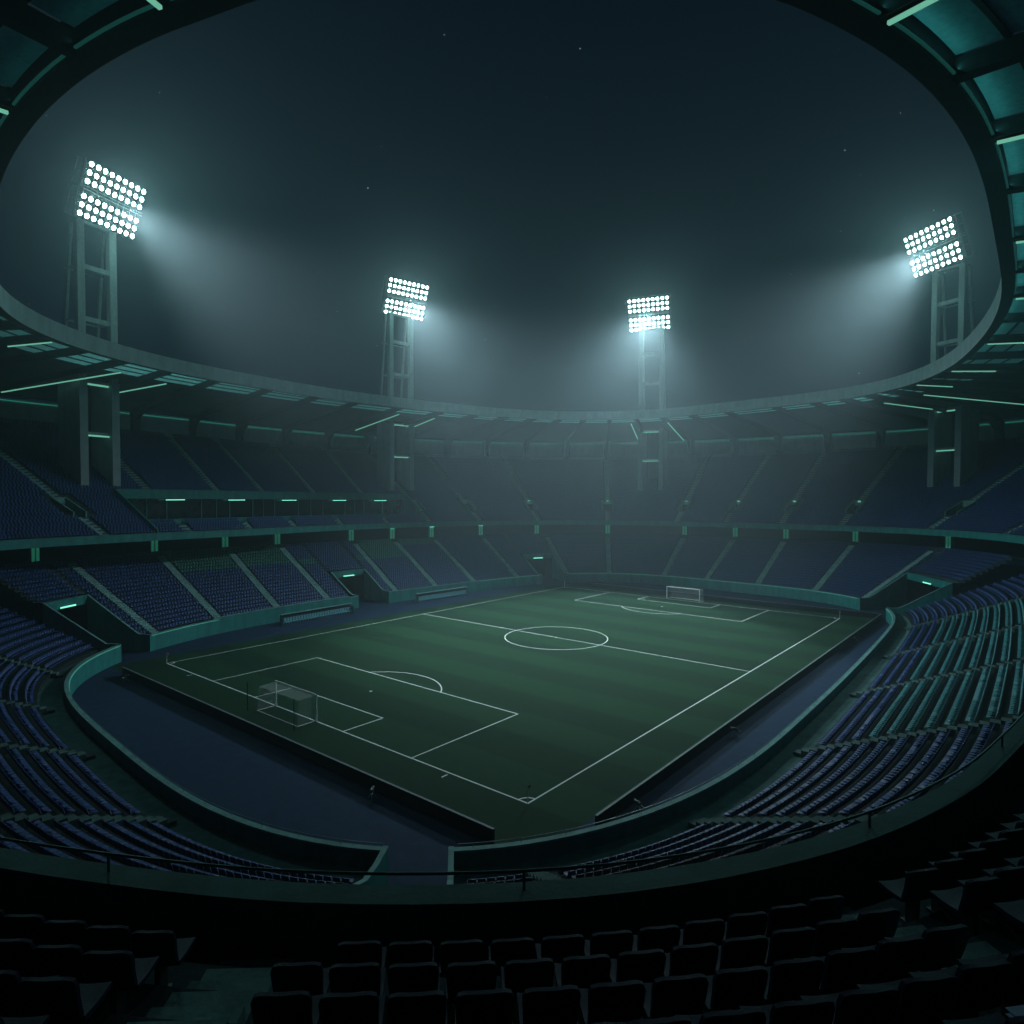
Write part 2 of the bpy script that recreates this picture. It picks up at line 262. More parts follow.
# ------------------------------------------------------------------ ground, apron, pitch, markings
mb = MB(); mb.quad([(HX0+4, HY0+4, -.02), (HX1-4, HY0+4, -.02), (HX1-4, HY1-4, -.02), (HX0+4, HY1-4, -.02)]); struct(mb.build('ground', M['ground']))
ls = np.linspace(0, PER, 241)
mb = MB(); p = PT(ls, .15, 0.); c = np.array([52, 34, 0.])
for i in range(240): mb.quad([c, p[i], p[i+1]])
struct(mb.build('running_track', M['track']))
GX0, GX1, GY0, GY1 = -6.2, 108.6, -5.4, 73.8
mb = MB(); n = 40
mb.grid([[(x, y, .012) for y in np.linspace(GY0, GY1, n)] for x in np.linspace(GX0, GX1, n)], flip=True); struct(mb.build('pitch', M['pitch']))
ZL = .018; LW = .17
mb = MB()
def ln(x0, y0, x1, y1):
    if x0 == x1: mb.quad([(x0-LW/2, y0, ZL), (x0+LW/2, y0, ZL), (x0+LW/2, y1, ZL), (x0-LW/2, y1, ZL)])
    else: mb.quad([(x0, y0-LW/2, ZL), (x1, y0-LW/2, ZL), (x1, y0+LW/2, ZL), (x0, y0+LW/2, ZL)])
def arc(cx, cy, r, a0, a1, n=48):
    t = np.linspace(rad(a0), rad(a1), n)
    mb.grid([[(cx+q*math.cos(a), cy+q*math.sin(a), ZL+.004) for q in (r-LW/2, r+LW/2)] for a in t], flip=True)
PL, PW_ = 104.5, 69.2; H = PW_/2
e = LW/2
for y in (0, PW_): ln(-e, y, PL+e, y)
for x in (0, PL, PL/2): ln(x, e, x, PW_-e)
for sgn, x in ((1, 0), (-1, PL)):
    for half, dpt in ((20.16, 16.5), (9.16, 5.5)):
        for y in (H-half, H+half):
            a, b = sorted((x+sgn*e, x+sgn*dpt)); ln(a, y, b, y)
        ln(x+sgn*dpt, H-half-e, x+sgn*dpt, H+half+e)
    ph = math.degrees(math.acos(5.5/9.15)); arc(x+sgn*11, H, 9.15, (0 if sgn > 0 else 180)-ph, (0 if sgn > 0 else 180)+ph, 30)
    arc(x+sgn*11, H, .12, 0, 360, 12)
arc(PL/2, H, 9.15, 0, 360, 90); arc(PL/2, H, .14, 0, 360, 12)
for x, y, a in ((0, 0, 0), (PL, 0, 90), (PL, PW_, 180), (0, PW_, 270)): arc(x, y, 1., a, a+90, 12)
for x in (-1.2, ):
    for y in (H-20.16+9.15, H+20.16-9.15): pass
for y in (11-1.9, PW_-9.15): ln(-1.1, y, -.35, y)
struct(mb.build('pitch_markings', M['line']))

# ------------------------------------------------------------------ goals, flags, boards, dugouts
def goal(x, sg, label):
    t = thing('football_goal', label, 'goal', (x, H, 0))
    for y in (H-4.2, H+4.2):
        m = MB(); m.tube([(x, y, 0), (x, y, 3.06)], .12, 10); m.build('post', M['white'], t, True)
    m = MB(); m.tube([(x, H-4.2, 3.0), (x, H+4.2, 3.0)], .12, 10); m.build('crossbar', M['white'], t, True)
    bx = x-sg*2.4; tx = x-sg*2.2
    m = MB()
    for y in (H-4.2, H+4.2): m.tube([(x, y, .04), (bx, y, .04)], .06, 6)
    m.tube([(bx, H-4.2, .04), (bx, H+4.2, .04)], .06, 6); m.build('ground_frame', M['white'], t)
    m = MB()
    Y = np.linspace(H-4.16, H+4.16, 13)
    prof = [(x, 3.0), (x-sg*.8, 2.92), (tx, 2.85), (x-sg*2.3, 1.9), (x-sg*2.36, .8), (bx, .05)]
    m.grid([[(a, y, b-.05*math.sin(3*y)*(0 < i < 5)) for y in Y] for i, (a, b) in enumerate(prof)])
    for y in (Y[0], Y[-1]): m.quad([(a, y, b) for a, b in prof]+[(x, y, .05)])
    m.build('net', M['net'], t)
    for y in (H-4.7, H+5.2):
        m = MB(); m.tube([(x-sg*3.1, y, 0), (x-sg*3.1, y, 3.4)], .05, 6); m.build('net_pole', M['blackm'], t)
goal(0., 1, 'white football goal with box net at the near left end of the pitch')
goal(PL, -1, 'white football goal at the far end, in front of the black hoarding')
for (x, y), w in zip(((0, 0), (0, PW_), (PL, 0), (PL, PW_)), ('near corner, closest to the stand gap', 'left corner beside the corner tunnel', 'right corner at the end of the bright touchline', 'far corner below the far tunnel')):
    t = thing('corner_flag', 'thin corner flag at the '+w, 'corner flag', (x, y, 0), 'corner flags on the pitch')
    m = MB(); m.tube([(x, y, 0), (x, y, 1.6)], .03, 6); m.build('pole', M['white'], t)
    m = MB(); m.grid([[(x+.01+u*.3, y+.05*math.sin(u*5), z-.1*u) for z in (1.58, 1.3)] for u in np.linspace(0, 1, 5)]); m.build('flag', M['red'], t)
def board(p, q, label, h=1.1):
    p = np.array([*p, 0.]); q = np.array([*q, 0.]); d = (q-p)/np.linalg.norm(q-p); nn = np.array([-d[1], d[0], 0]); L = np.linalg.norm(q-p)
    t = thing('advertising_hoarding', label, 'hoarding', p)
    m = MB(); m.box((p+q)/2+np.array([0, 0, .04+h/2]), d*L/2, nn*.09, (0, 0, h/2)); m.build('panel', M['blackm'], t)
    m = MB(); m.box((p+q)/2+np.array([0, 0, h+.065]), d*L/2, nn*.11, (0, 0, .022)); m.build('top_rail', M['headf'], t)
board((-6.75, 67.2), (-6.6, -2.0), 'long black hoarding behind the near left goal, seen from its back')
board((109.0, -6.75), (-.1, -6.7), 'long black hoarding along the right touchline beside the blue track')
board((108.95, 67.), (108.95, -6.4), 'black hoarding behind the far goal, its face towards the pitch')
def dugout(p, q, label):
    p = np.array([*p, 0.]); q = np.array([*q, 0.]); d = (q-p)/np.linalg.norm(q-p); L = np.linalg.norm(q-p); nn = np.array([d[1], -d[0], 0])
    if nn[1] > 0: nn = -nn                       # nn points to the pitch
    t = thing('team_dugout', label, 'dugout', (p+q)/2)
    up = np.array([0, 0, 1.])
    m = MB(); m.box((p+q)/2-nn*1.0+up*1.0, d*L/2, nn*.05, up*1.0); m.build('back_panel', M['dark'], t)
    m = MB(); A = [(-1.1, 2.0), (-.95, 2.1), (-.75, 2.1), (-.55, 2.0)]
    m.grid([[x+nn*a+up*b for a, b in A] for x in (p, q)]); m.grid([[x+nn*a+up*(b-.07) for a, b in A] for x in (p, q)]); m.build('canopy', M['ledge'], t)
    for x in (p, q):
        m = MB(); m.box(x-nn*.5+up*.75, d*.04, nn*.6, up*.75); m.build('side_panel', M['rail'], t)
    n = int(L/.62)
    for k in range(n):
        c = p+d*(L*(k+.5)/n)
        m = MB(); m.box(c-nn*.45+up*.45, d*.23, nn*.24, up*.05); m.box(c-nn*.75+up*.85, d*.23, nn*.04-up*.01, up*.42); m.box(c-nn*.45+up*.2, d*.05, nn*.1, up*.2); m.build('bench_seat', M['rail2'], t)
dugout((26.5, 81.0), (43.5, 81.6), 'teal team dugout with a row of blue seats, left of the mid tunnel')
dugout((61.2, 80.6), (77.4, 79.6), 'teal team dugout with a row of blue seats, right of the mid tunnel')

# broadcast cameras on low tripods beside the hoardings
def pitch_camera(x, y, az, lab, lit=False):
    t = thing('pitch_side_camera', lab, 'camera', (x, y, 0), 'cameras beside the hoardings'); c = np.array([x, y, 0.]); d = np.array([math.cos(rad(az)), math.sin(rad(az)), 0]); e_ = np.array([-d[1], d[0], 0]); up = np.array([0, 0, 1.])
    for k in range(3):
        a = rad(az+60+120*k); m = MB(); m.tube([c+up*.62, c+np.array([math.cos(a)*.42, math.sin(a)*.42, 0])], .022, 6); m.build('tripod_leg', M['tower'], t)
    m = MB(); m.box(c+up*.76, d*.26, e_*.11, up*.13); m.box(c+up*.92-d*.05, d*.14, e_*.03, up*.03); b = m.build('camera_body', M['steel'], t)
    m = MB(); m.tube([c+up*.76+d*.26, c+up*.76+d*.50], .085, 12); m.tube([c+up*.76+d*.46, c+up*.76+d*.58], .11, 12); m.build('lens', M['tower'], t, True)
    m = MB(); m.tube([c+up*.68-d*.1-e_*.05, c+up*.66-d*.62-e_*.12], .018, 6); m.build('pan_handle', M['white'], t)
    if lit: m = MB(); m.box(c+up*.95-d*.2, d*.03, e_*.05, up*.06); m.build('tally_lamp', M['ledhot'] if 0 else M['tube'], t)
pitch_camera(-7.7, 63.6, 20, 'small tripod camera behind the near goal hoarding, close to the left corner')
pitch_camera(-7.8, 10.6, 40, 'tripod camera with a green lamp behind the near goal hoarding', True)
pitch_camera(4.6, -7.8, 60, 'tripod camera behind the right hoarding, nearest the open gap')
pitch_camera(26.0, -7.7, 80, 'tripod camera behind the middle of the right touchline hoarding')
pitch_camera(83.0, -7.7, 100, 'tripod camera behind the far end of the right touchline hoarding')

# ------------------------------------------------------------------ lower stands
TUN = {'near_left': (368.9, 375.6, 12.), 'mid': (313.0, 321.7, 10.), 'far': (255.8, 263.7, 11.), 'right': (161.8, 174.3, 11.5), 'gap': (34.9, 39.2, 23.)}
HW = 2.7; WT = .35
def zBack(l): return zU(l)-5.3
FINE = dict(s0=2.2, tr=.95, n=20); COARSE = dict(s0=3.0, tr=1.4, n=14)
def lz(cfg, l, r):
    """tread height of lower row r (r = 0 first row above the walkway)"""
    top = np.where(cfg['n'] == 20, zBack(l), 9.8+0*np.asarray(l)); return 1.5+(r+1)*(top-1.5)/cfg['n']
LEFT_AISLES = [365.7, 352.9, 340.2, 327.7, 309.5, 297.4, 284.8, 270.2]
FAR_AISLES = [254.7, 243., 228.3, 216.2, 202.2, 188.1, 176.0]
SECT = []
def lower_stand(name_label, l0, l1, cfg, aisles, tops=(), raise_rng=None, edge=()):
    l0, l1 = unfold(l0, l1); n = max(8, int((l1-l0)/1.6)); ls = np.unique(np.concatenate([np.linspace(l0, l1, n)]))
    mid = PT(np.array((l0+l1)/2), 5., 0.); t = thing('lower_stand', name_label, 'stand', mid)
    # stepped seating deck
    prof = [(WT, 1.5), (cfg['s0'], 1.5)]
    A = []
    for l in ls:
        row = [(WT, 1.5)]
        for r in range(cfg['n']):
            s = cfg['s0']+r*cfg['tr']; zr = float(lz(cfg, l, r)); zp = 1.5 if r == 0 else float(lz(cfg, l, r-1)); row += [(s, zp), (s, zr)]
        se = cfg['s0']+cfg['n']*cfg['tr']; row += [(se, zr), (se, zr+.9), (se+.2, zr+.9), (se+.2, zr), (36., zr)]
        A.append([[*XY(l, s), z] for s, z in row])
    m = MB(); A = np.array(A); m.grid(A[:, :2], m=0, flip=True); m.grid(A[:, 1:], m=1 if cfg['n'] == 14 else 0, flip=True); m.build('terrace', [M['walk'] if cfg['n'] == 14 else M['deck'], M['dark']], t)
    # perimeter wall
    zt = lambda l: HW+(.32 if raise_rng and raise_rng[0] < l < raise_rng[1] else 0)
    m = MB(); m.grid([[[*XY(l, s), z] for s, z in ((0, 0), (0, zt(l)-.16), (-.0, zt(l)-.16))] for l in ls]); m.grid([[[*XY(l, s), z] for s, z in ((WT, zt(l)-.16), (WT, 1.5))] for l in ls])
    for l in (l0, l1): m.quad([[*XY(l, s), z] for s, z in ((0, 0), (WT, 0), (WT, zt(l)-.16), (0, zt(l)-.16))])
    m.build('perimeter_wall', M['teal'], t)
    m = MB(); m.grid([[[*XY(l, s), z] for s, z in ((-.06, zt(l)-.16), (-.06, zt(l)), (WT+.06, zt(l)), (WT+.06, zt(l)-.16), (-.06, zt(l)-.16))] for l in ls])
    for l in (l0, l1): m.quad([[*XY(l, s), z] for s, z in ((-.06, zt(l)-.16), (WT+.06, zt(l)-.16), (WT+.06, zt(l)), (-.06, zt(l)))])
    cp = m.build('coping', M['ledge'], t)
    for a, b in edge:
        a, b = unfold(a, b); q = np.linspace(a, b, max(3, int((b-a)/1.2)))
        m = MB(); m.grid([[[*XY(l, s), z] for s, z in ((-.065, zt(l)-.21), (-.11, zt(l)-.21), (-.11, zt(l)-.16), (-.065, zt(l)-.16))] for l in q]); sub(m, 'light_line', M['edge'], cp)
    for a in aisles:
        w = .75 if cfg['n'] == 20 else .5; m = MB()
        for r in range(cfg['n']):
            for hlf in range(2):
                s = cfg['s0']+(r-1+hlf*.5)*cfg['tr']+.02; z1 = float(lz(cfg, a, r-1) if r else 1.5)+(.5*hlf+.5)*float(lz(cfg, a, 1)-lz(cfg, a, 0))*1.0
                z0 = z1-.6
                if hlf == 1: z1 += .012
                q = [PT(np.array(a), s, 0.), PT(np.array(a), s+cfg['tr']*.5-.01, 0.)]
                tg = np.array([-nrm(a)[1], nrm(a)[0], 0]); c = (q[0]+q[1])/2; m.box(c+(0, 0, (z0+z1)/2), (q[1]-q[0])/2, tg*w, (0, 0, (z1-z0)/2))
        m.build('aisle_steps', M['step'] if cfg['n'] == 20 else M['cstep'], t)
    SECT.append((t, l0, l1, cfg, list(aisles), name_label))
    return t
LOW = {}
LOW['left_a'] = lower_stand('long left lower stand of navy seats between corner tunnel and mid tunnel', 321.7, 368.9, FINE, [a for a in LEFT_AISLES if a > 322], raise_rng=(324, 354), edge=((354.5, 368.7),))
LOW['left_b'] = lower_stand('left lower stand of navy seats between mid tunnel and far corner tunnel', 263.7, 313.0, FINE, [a for a in LEFT_AISLES if a < 313], edge=((264.5, 285.),))
LOW['far'] = lower_stand('curved far lower stand of navy seats behind the far goal', 174.3, 255.8, FINE, FAR_AISLES, edge=((175., 255.5),))
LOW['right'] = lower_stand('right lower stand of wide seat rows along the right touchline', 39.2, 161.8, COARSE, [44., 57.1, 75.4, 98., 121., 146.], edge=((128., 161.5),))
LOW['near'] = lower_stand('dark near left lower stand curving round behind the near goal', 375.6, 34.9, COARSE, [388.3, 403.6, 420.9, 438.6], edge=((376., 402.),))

def tunnel(key, label, light=True):
    l0, l1, se = TUN[key]; coarse = key == 'gap'
    cfg = COARSE if coarse else FINE
    t = thing('tunnel_entrance', label, 'tunnel', PT(np.array((l0+l1)/2), 0., 0.), 'tunnels through the lower stand')
    zs = lambda s, l: max(HW, 1.5+(s-cfg['s0']+1.0)/cfg['tr']*float(lz(cfg, l, 1)-lz(cfg, l, 0))+.55)
    for l, sg in ((l0, 1), (l1, -1)):
        tg = np.array([-nrm(l)[1], nrm(l)[0], 0]); S_ = np.linspace(0.0, se, 12)
        m = MB(); a = [PT(np.array(l), s, 0.)+tg*sg*-.12 for s in S_]; b = [PT(np.array(l), s, 0.)+tg*sg*.14 for s in S_]
        up = lambda p, z: [p[0], p[1], z]
        Z = [zs(s, l) for s in S_]
        m.grid([[up(a[i], -.01), up(a[i], Z[i]), up(b[i], Z[i]), up(b[i], -.01)] for i in range(12)])
        m.quad([up(a[0], -.01), up(b[0], -.01), up(b[0], Z[0]), up(a[0], Z[0])]); w = m.build('side_wall', M['teal'], t)
        m = MB(); m.grid([[up(a[i]-tg*sg*.05, Z[i]), up(a[i]-tg*sg*.05, Z[i]+.1), up(b[i]+tg*sg*.05, Z[i]+.1), up(b[i]+tg*sg*.05, Z[i])] for i in range(12)]); sub(m, 'coping', M['ledge'], w)
    if coarse: return
    # floor, back wall with lintel over a dark doorway
    lm = (l0+l1)/2; n_ = nrm(lm); tg = np.array([-n_[1], n_[0], 0]); zt = zs(se, lm)+.1
    A0, A1 = PT(np.array(l0), se, 0.), PT(np.array(l1), se, 0.); dd = A1-A0; wd = np.linalg.norm(dd); dd /= wd; c = (A0+A1)/2
    m = MB(); zl = zt-1.5; m.box(c+(0, 0, (zl+zt)/2), dd*wd/2, n_*.15, (0, 0, (zt-zl)/2)); m.build('lintel', M['teal'], t)
    m = MB(); m.quad([A0+n_*5, A1+n_*5, A1+n_*5+(0, 0, zt), A0+n_*5+(0, 0, zt)])
    m.quad([A0, A0+n_*5, A0+n_*5+(0, 0, zt), A0+(0, 0, zt)]); m.quad([A1, A1+n_*5, A1+n_*5+(0, 0, zt), A1+(0, 0, zt)]); m.quad([A0+(0, 0, zl), A1+(0, 0, zl), A1+n_*5+(0, 0, zl), A0+n_*5+(0, 0, zl)])
    m.build('passage', M['dark'], t)
    m = MB(); q = np.linspace(l0, l1, 5); m.grid([[[*XY(l, s), .006] for s in np.linspace(.1, se+5, 6)] for l in q], flip=True); m.build('floor', M['track'], t)
    # terrace over the passage
    A = []
    for l in q:
        row = [(se+.15, zt-.1)]
        for r in range(cfg['n']):
            s = cfg['s0']+r*cfg['tr']
            if s > se+.2: row += [(s, float(lz(cfg, l, r-1))), (s, float(lz(cfg, l, r)))]
        s = cfg['s0']+cfg['n']*cfg['tr']; z = float(lz(cfg, l, cfg['n']-1)); row += [(s, z), (s, z+.9), (s+.2, z+.9), (s+.2, z), (36., z)]
        A.append([[*XY(l, s), z] for s, z in row])
    m = MB(); m.grid(A, flip=True); m.build('terrace_over_passage', M['deck'], t)
    m = MB(); wl = min(1.5, wd*.3); cc = c-n_*.3+dd*0+(0, 0, zl+.25); m.box(cc, dd*wl, n_*.07, (0, 0, .11))
    lamp = thing('strip_lamp', 'green strip lamp over the doorway of the '+label.split(' with')[0], 'lamp', cc, 'lamps over the tunnel doorways')
    m.build('tube', M['ledhot'], lamp); m = MB(); m.box(cc+n_*.1, dd*(wl+.1), n_*.04, (0, 0, .15)); m.build('housing', M['steel'], lamp)
tunnel('near_left', 'left corner tunnel with teal walls between the near and left stands')
tunnel('mid', 'mid left tunnel with teal walls between the two dugouts')
tunnel('far', 'far corner tunnel with teal walls behind the far corner flag')
tunnel('right', 'right corner tunnel with teal walls between far and right stands')
tunnel('gap', 'open gap with sloping teal wall ends at the near corner of the bowl')

# ------------------------------------------------------------------ upper stand
BOX0, BOX1 = 286.2, 358.5; BR0, BR1 = 4, 14
UP_AISLES = [366., 352.9, 340.2, 327.7, 314., 299.5, 284.8, 270.2, 256.5, 243., 228.6, 216.4, 201.2, 188.6, 174.4, 161.]
VOMS = [366., 284.0, 270.2, 256.5, 243., 228.6, 216.4, 201.2, 188.6, 174.4]
VR0, VR1 = 7, 12; VW = .95
NEAR_AISLES = [38.27, 41.80]
us = thing('upper_stand', 'continuous upper stand ringing the whole bowl behind a teal balcony front', 'stand', (52, 34, 0))
brk = [BOX0, BOX1]+[v+d for v in VOMS for d in (-VW, VW)]
ls = np.unique(np.round(np.concatenate([np.linspace(0, PER, 330), np.linspace(30, 50, 60), brk]), 3))
def inbox(l): return BOX0-1e-3 <= l < BOX1-1e-3
def invom(l): return any(v-VW-1e-3 <= l < v+VW-1e-3 for v in VOMS)
A = []
for l in ls:
    u, z0 = float(sU(l)), float(zU(l)); row = [(u+.38, z0-1.0), (u+1.3, z0-1.0)]
    for r in range(NUP):
        s = float(sRow(l, r)); row += [(s, z0-1.0 if r == 0 else float(zRow(l, r-1))), (s, float(zRow(l, r)))]
    row += [(float(sO(l)), float(zRow(l, NUP-1)))]
    # columns: 0,1 walkway; then 2 per row
    row = row[:1]+row[2:]; A.append([[*XY(l, s), z] for s, z in row])
def skip(i, j):
    l = ls[i]; r = (j-1)//2
    if inbox(l) and j >= 1 and BR0 <= r < BR1 and not (j-1) % 2 == -1: return True
    return invom(l) and VR0 <= r < VR1 and j >= 1
m = MB(); m.grid(A, skip=skip, flip=True); m.build('terrace', M['deck'], us)
pr = lambda l: (lambda u, z: [(u, z-1.4), (u, z-.12)])(float(sU(l)), float(zU(l)))
m = MB(); m.grid([[[*XY(l, s), z] for s, z in pr(l)] for l in ls]); m.grid([[[*XY(l, sU(l)+.38), zU(l)-.12], [*XY(l, sU(l)+.38), zU(l)-1.0]] for l in ls]); m.build('balcony_front', M['teal'], us)
m = MB(); m.grid([[[*XY(l, sU(l)+s), zU(l)+z] for s, z in ((-.05, -.12), (-.05, 0), (.42, 0), (.42, -.12))] for l in ls]); m.build('balcony_coping', M['cop2'], us)
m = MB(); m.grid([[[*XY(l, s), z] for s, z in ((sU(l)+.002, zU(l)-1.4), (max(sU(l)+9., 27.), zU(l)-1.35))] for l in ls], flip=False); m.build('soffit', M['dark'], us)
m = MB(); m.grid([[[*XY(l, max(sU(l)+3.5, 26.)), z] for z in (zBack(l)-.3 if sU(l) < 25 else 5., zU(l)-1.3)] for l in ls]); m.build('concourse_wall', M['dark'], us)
for a in UP_AISLES+NEAR_AISLES:
    near = a in NEAR_AISLES; m = MB(); w = .78 if not near else .5
    for r in range(NUP):
        if (inbox(a) and BR0 <= r <= BR1) or (a in VOMS and VR0 <= r < VR1):
            if m.f: m.build('aisle_steps', M['step'], us); m = MB()
            continue
        for hlf in range(2):
            s = float(sRow(a, r)-(.5-.5*hlf)*TRU(a))+.01; z1 = float(zRow(a, r))-(.5*float(RIU(a)) if hlf == 0 else -.012)
            c = PT(np.array(a), s+float(TRU(a))*.25, 0.); n_ = nrm(a); tg = np.array([-n_[1], n_[0], 0]); m.box(c+(0, 0, z1-.3), n_*(float(TRU(a))*.25-.01), tg*w, (0, 0, .3))
    m.build('aisle_steps', M['step'], us)
# rear wall and its pilasters are parts of the stand
Lb = np.linspace(0, PER, 4000); arcO = np.concatenate([[0], np.cumsum(np.linalg.norm(np.diff(XY(Lb, sO(Lb)), axis=0), axis=1))])
ARCS = [28.6, 46, 63.2, 83.3, 103.5, 123.6, 143.7, 157.5, 171.3, 184.5, 197.8, 208.6, 219.5, 232.7]+[246.1+k*(arcO[-1]+28.6-246.1)/38 for k in range(38)]
NB = len(ARCS); BEAMS = [float(np.interp(a % arcO[-1], arcO, Lb)) for a in ARCS]
def vis(l, s, z, mg=260):
    x, y, d = proj(PT(np.array(l), s, z)); return d > .5 and -mg < x < 1024+mg and -mg < y < 1024+mg
for i, b in enumerate(BEAMS):
    c_ = BEAMS[(i+1) % NB]; a, c_ = unfold(b, c_); g_ = (c_-a)
    q = np.linspace(a+g_*.085, c_-g_*.085, 5); m = MB()
    for s in (0., .3): m.grid([[[*XY(l, sO(l)+s-.3), z] for z in (zRow(l, NUP-1)+.02, 44.3)] for l in q], flip=s > 0)
    wp = m.build('rear_wall_panel', M['rear'], us)
    if vis((a+c_)/2 % PER, float(sO((a+c_)/2)), 43.):
        m = MB(); m.grid([[[*XY(l, sO(l)-s), z] for s, z in ((.36, 43.78), (.5, 43.78), (.5, 43.9), (.36, 43.9))] for l in q]); sub(m, 'light_line', M['dim'], wp)
for i, b in enumerate(BEAMS):
    n_ = nrm(b); tg = np.array([-n_[1], n_[0], 0]); so = float(sO(b)); zb = float(zRow(b, NUP-1)); up = np.array([0, 0, 1.])
    m = MB(); m.box(PT(np.array(b), so-.15, (zb+44.2)/2), n_*.35, tg*.8, up*(44.2-zb)/2)
    prof = [(so-.5, zb+.05), (so-1.1, zb+.05), (so-1.3, zb+2.2), (so-2.0, zb+3.6), (so-3.6, 43.7), (so-5.0, 44.25), (so-.5, 44.25)]
    L_ = [PT(np.array(b), s, z)-tg*.45 for s, z in prof]; R_ = [PT(np.array(b), s, z)+tg*.45 for s, z in prof]
    m.quad(L_); m.quad(R_[::-1])
    for k in range(len(prof)): k2 = (k+1) % len(prof); m.quad([L_[k], R_[k], R_[k2], L_[k2]])
    m.build('curved_pilaster', M['soffit'], us)

# near balcony rail
lr = np.linspace(20, 62, 160)
gr = thing('guard_rail', 'dark tubular rail on posts along the near balcony front', 'railing', PT(np.array(39.), float(sU(39.))+.2, float(zU(39.))))
m = MB(); m.tube(PT(lr, sU(lr)+.12, zU(lr)+.27), .024, 8); m.build('handrail', M['rail'], gr, True)
arcR = np.concatenate([[0], np.cumsum(np.linalg.norm(np.diff(XY(lr, sU(lr)), axis=0), axis=1))])
for k in np.arange(2., arcR[-1], 6.5):
    l = float(np.interp(k, arcR, lr)); m = MB(); m.tube([PT(np.array(l), float(sU(l))+.12, float(zU(l))-.02), PT(np.array(l), float(sU(l))+.12, float(zU(l))+.26)], .024, 8); m.build('rail_post', M['rail'], gr, True)
# low rails on the near perimeter wall
for key, a, b, lab in (('right', 39.6, 126., 'thin rail with posts on the right stand perimeter wall'), ('near', 404., 456., 'thin rail with posts on the near left perimeter wall')):
    lr = np.linspace(a, b, 120); t = thing('wall_rail', lab, 'railing', PT(np.array(a), .1, HW))
    m = MB(); m.tube(PT(lr, .12, HW+.3), .03, 6); m.build('handrail', M['rail'], t)
    for k in np.arange(a+1, b, 3.2): m = MB(); m.tube([PT(np.array(k), .12, HW-.02), PT(np.array(k), .12, HW+.3)], .022, 6); m.build('rail_post', M['rail'], t)

# stair entrances (openings) in the upper stand
for k, v in enumerate(sorted(VOMS, reverse=True)):
    n_ = nrm(v); tg = np.array([-n_[1], n_[0], 0]); s0, s1 = float(sRow(v, VR0)), float(sRow(v, VR1)); z0, z1 = float(zRow(v, VR0-1)), float(zRow(v, VR1-1))
    sc_ = 1+s0*.012
    t = thing('stair_entrance', f'dark stair entrance cut into the upper seats, {ordinal(k+1)} from the left along the ring', 'stair entrance', PT(np.array(v), s0, z0), 'stair entrances in the upper stand')
    up = lambda p, z: [p[0], p[1], z]
    for sg in (-1, 1):
        lw = v+sg*VW; a, b = PT(np.array(lw), s0-.3, 0.), PT(np.array(lw), s1+.1, 0.); tt = tg*sg*.14
        m = MB(); o = [up(a, z0-.4), up(b, z0-.4), up(b, z1+.75), up(a, z0+.95)]; i_ = [np.array(p)-tt*2 for p in o]
        m.quad(o); m.quad(i_[::-1])
        for q in range(4): m.quad([o[q], i_[q], i_[(q+1) % 4], o[(q+1) % 4]])
        m.build('side_wall', M['ledge'], t)
    a, b = PT(np.array(v-VW), s1, 0.), PT(np.array(v+VW), s1, 0.)
    m = MB(); m.box((a+b)/2+(0, 0, (z1+.75+z0+2.0)/2), (b-a)/2-(b-a)/np.linalg.norm(b-a)*.3, n_*.1, (0, 0, max(.2, (z1+.75-z0-2.0)/2))); m.build('lintel', M['ledge'], t)
    m = MB(); m.quad([up(a+n_*1.5, z0), up(b+n_*1.5, z0), up(b+n_*1.5, z1+.3), up(a+n_*1.5, z1+.3)]); m.quad([up(a, z0), up(a+n_*1.5, z0), up(a+n_*1.5, z1-.1), up(a, z1-.1)]); m.quad([up(b, z0), up(b+n_*1.5, z0), up(b+n_*1.5, z1-.1), up(b, z1-.1)])
    af, bf = PT(np.array(v-VW), s0-.0, 0.), PT(np.array(v+VW), s0-.0, 0.); m.quad([up(af, z0), up(bf, z0), up(b+n_*1.5, z0-.01), up(a+n_*1.5, z0-.01)]); m.build('passage', M['blackm'], t)
    if 190 < v < 262 or v in (188.6, 201.2):
        m = MB(); m.box((a+b)/2-n_*.2+(0, 0, z1+.45), tg*.35, n_*.06, (0, 0, .22)); m.build('exit_lamp', M['led'], t)

# hospitality boxes let into the left upper stand
hb = thing('hospitality_boxes', 'long teal fronted hospitality box gallery let into the left upper stand', 'box gallery', PT(np.array(324.), float(sU(324.))+5, float(zU(324.))))
q = np.linspace(BOX0, BOX1, 44); sF = lambda l: float(sRow(l, BR1-1)); zT = lambda l: float(zRow(l, BR1))+.85; zB_ = lambda l: float(zRow(l, BR1))-1.0
zFl = lambda l: float(zRow(l, BR0-1))
m = MB(); m.grid([[[*XY(l, s), z] for s, z in ((sF(l), zB_(l)), (sF(l), zT(l)), (sF(l)+.4, zT(l)), (sF(l)+.4, zRow(l, BR1-1)-.3))] for l in q]); m.grid([[[*XY(l, s), z] for s, z in ((sF(l), zB_(l)), (sF(l)+.4, zB_(l)), (sF(l)+6, zB_(l)+.1))] for l in q]); m.build('parapet', M['teal'], hb)
m = MB(); m.grid([[[*XY(l, s), z] for s, z in ((float(sRow(l, BR0)), zFl(l)), (sF(l)+5, zFl(l)))] for l in q], flip=True); m.build('floor', M['deck'], hb)
m = MB(); m.grid([[[*XY(l, sF(l)+2.2), z] for z in (zFl(l), zB_(l)+.1)] for l in q]); m.build('glazing', M['glass'], hb)
m = MB(); m.grid([[[*XY(l, s), z] for s, z in ((float(sRow(l, BR0))+.4, zFl(l)), (float(sRow(l, BR0))+.4, zFl(l)+1.0), (float(sRow(l, BR0))+.55, zFl(l)+1.0), (float(sRow(l, BR0))+.55, zFl(l)))] for l in q]); m.build('front_screen', M['teal'], hb)
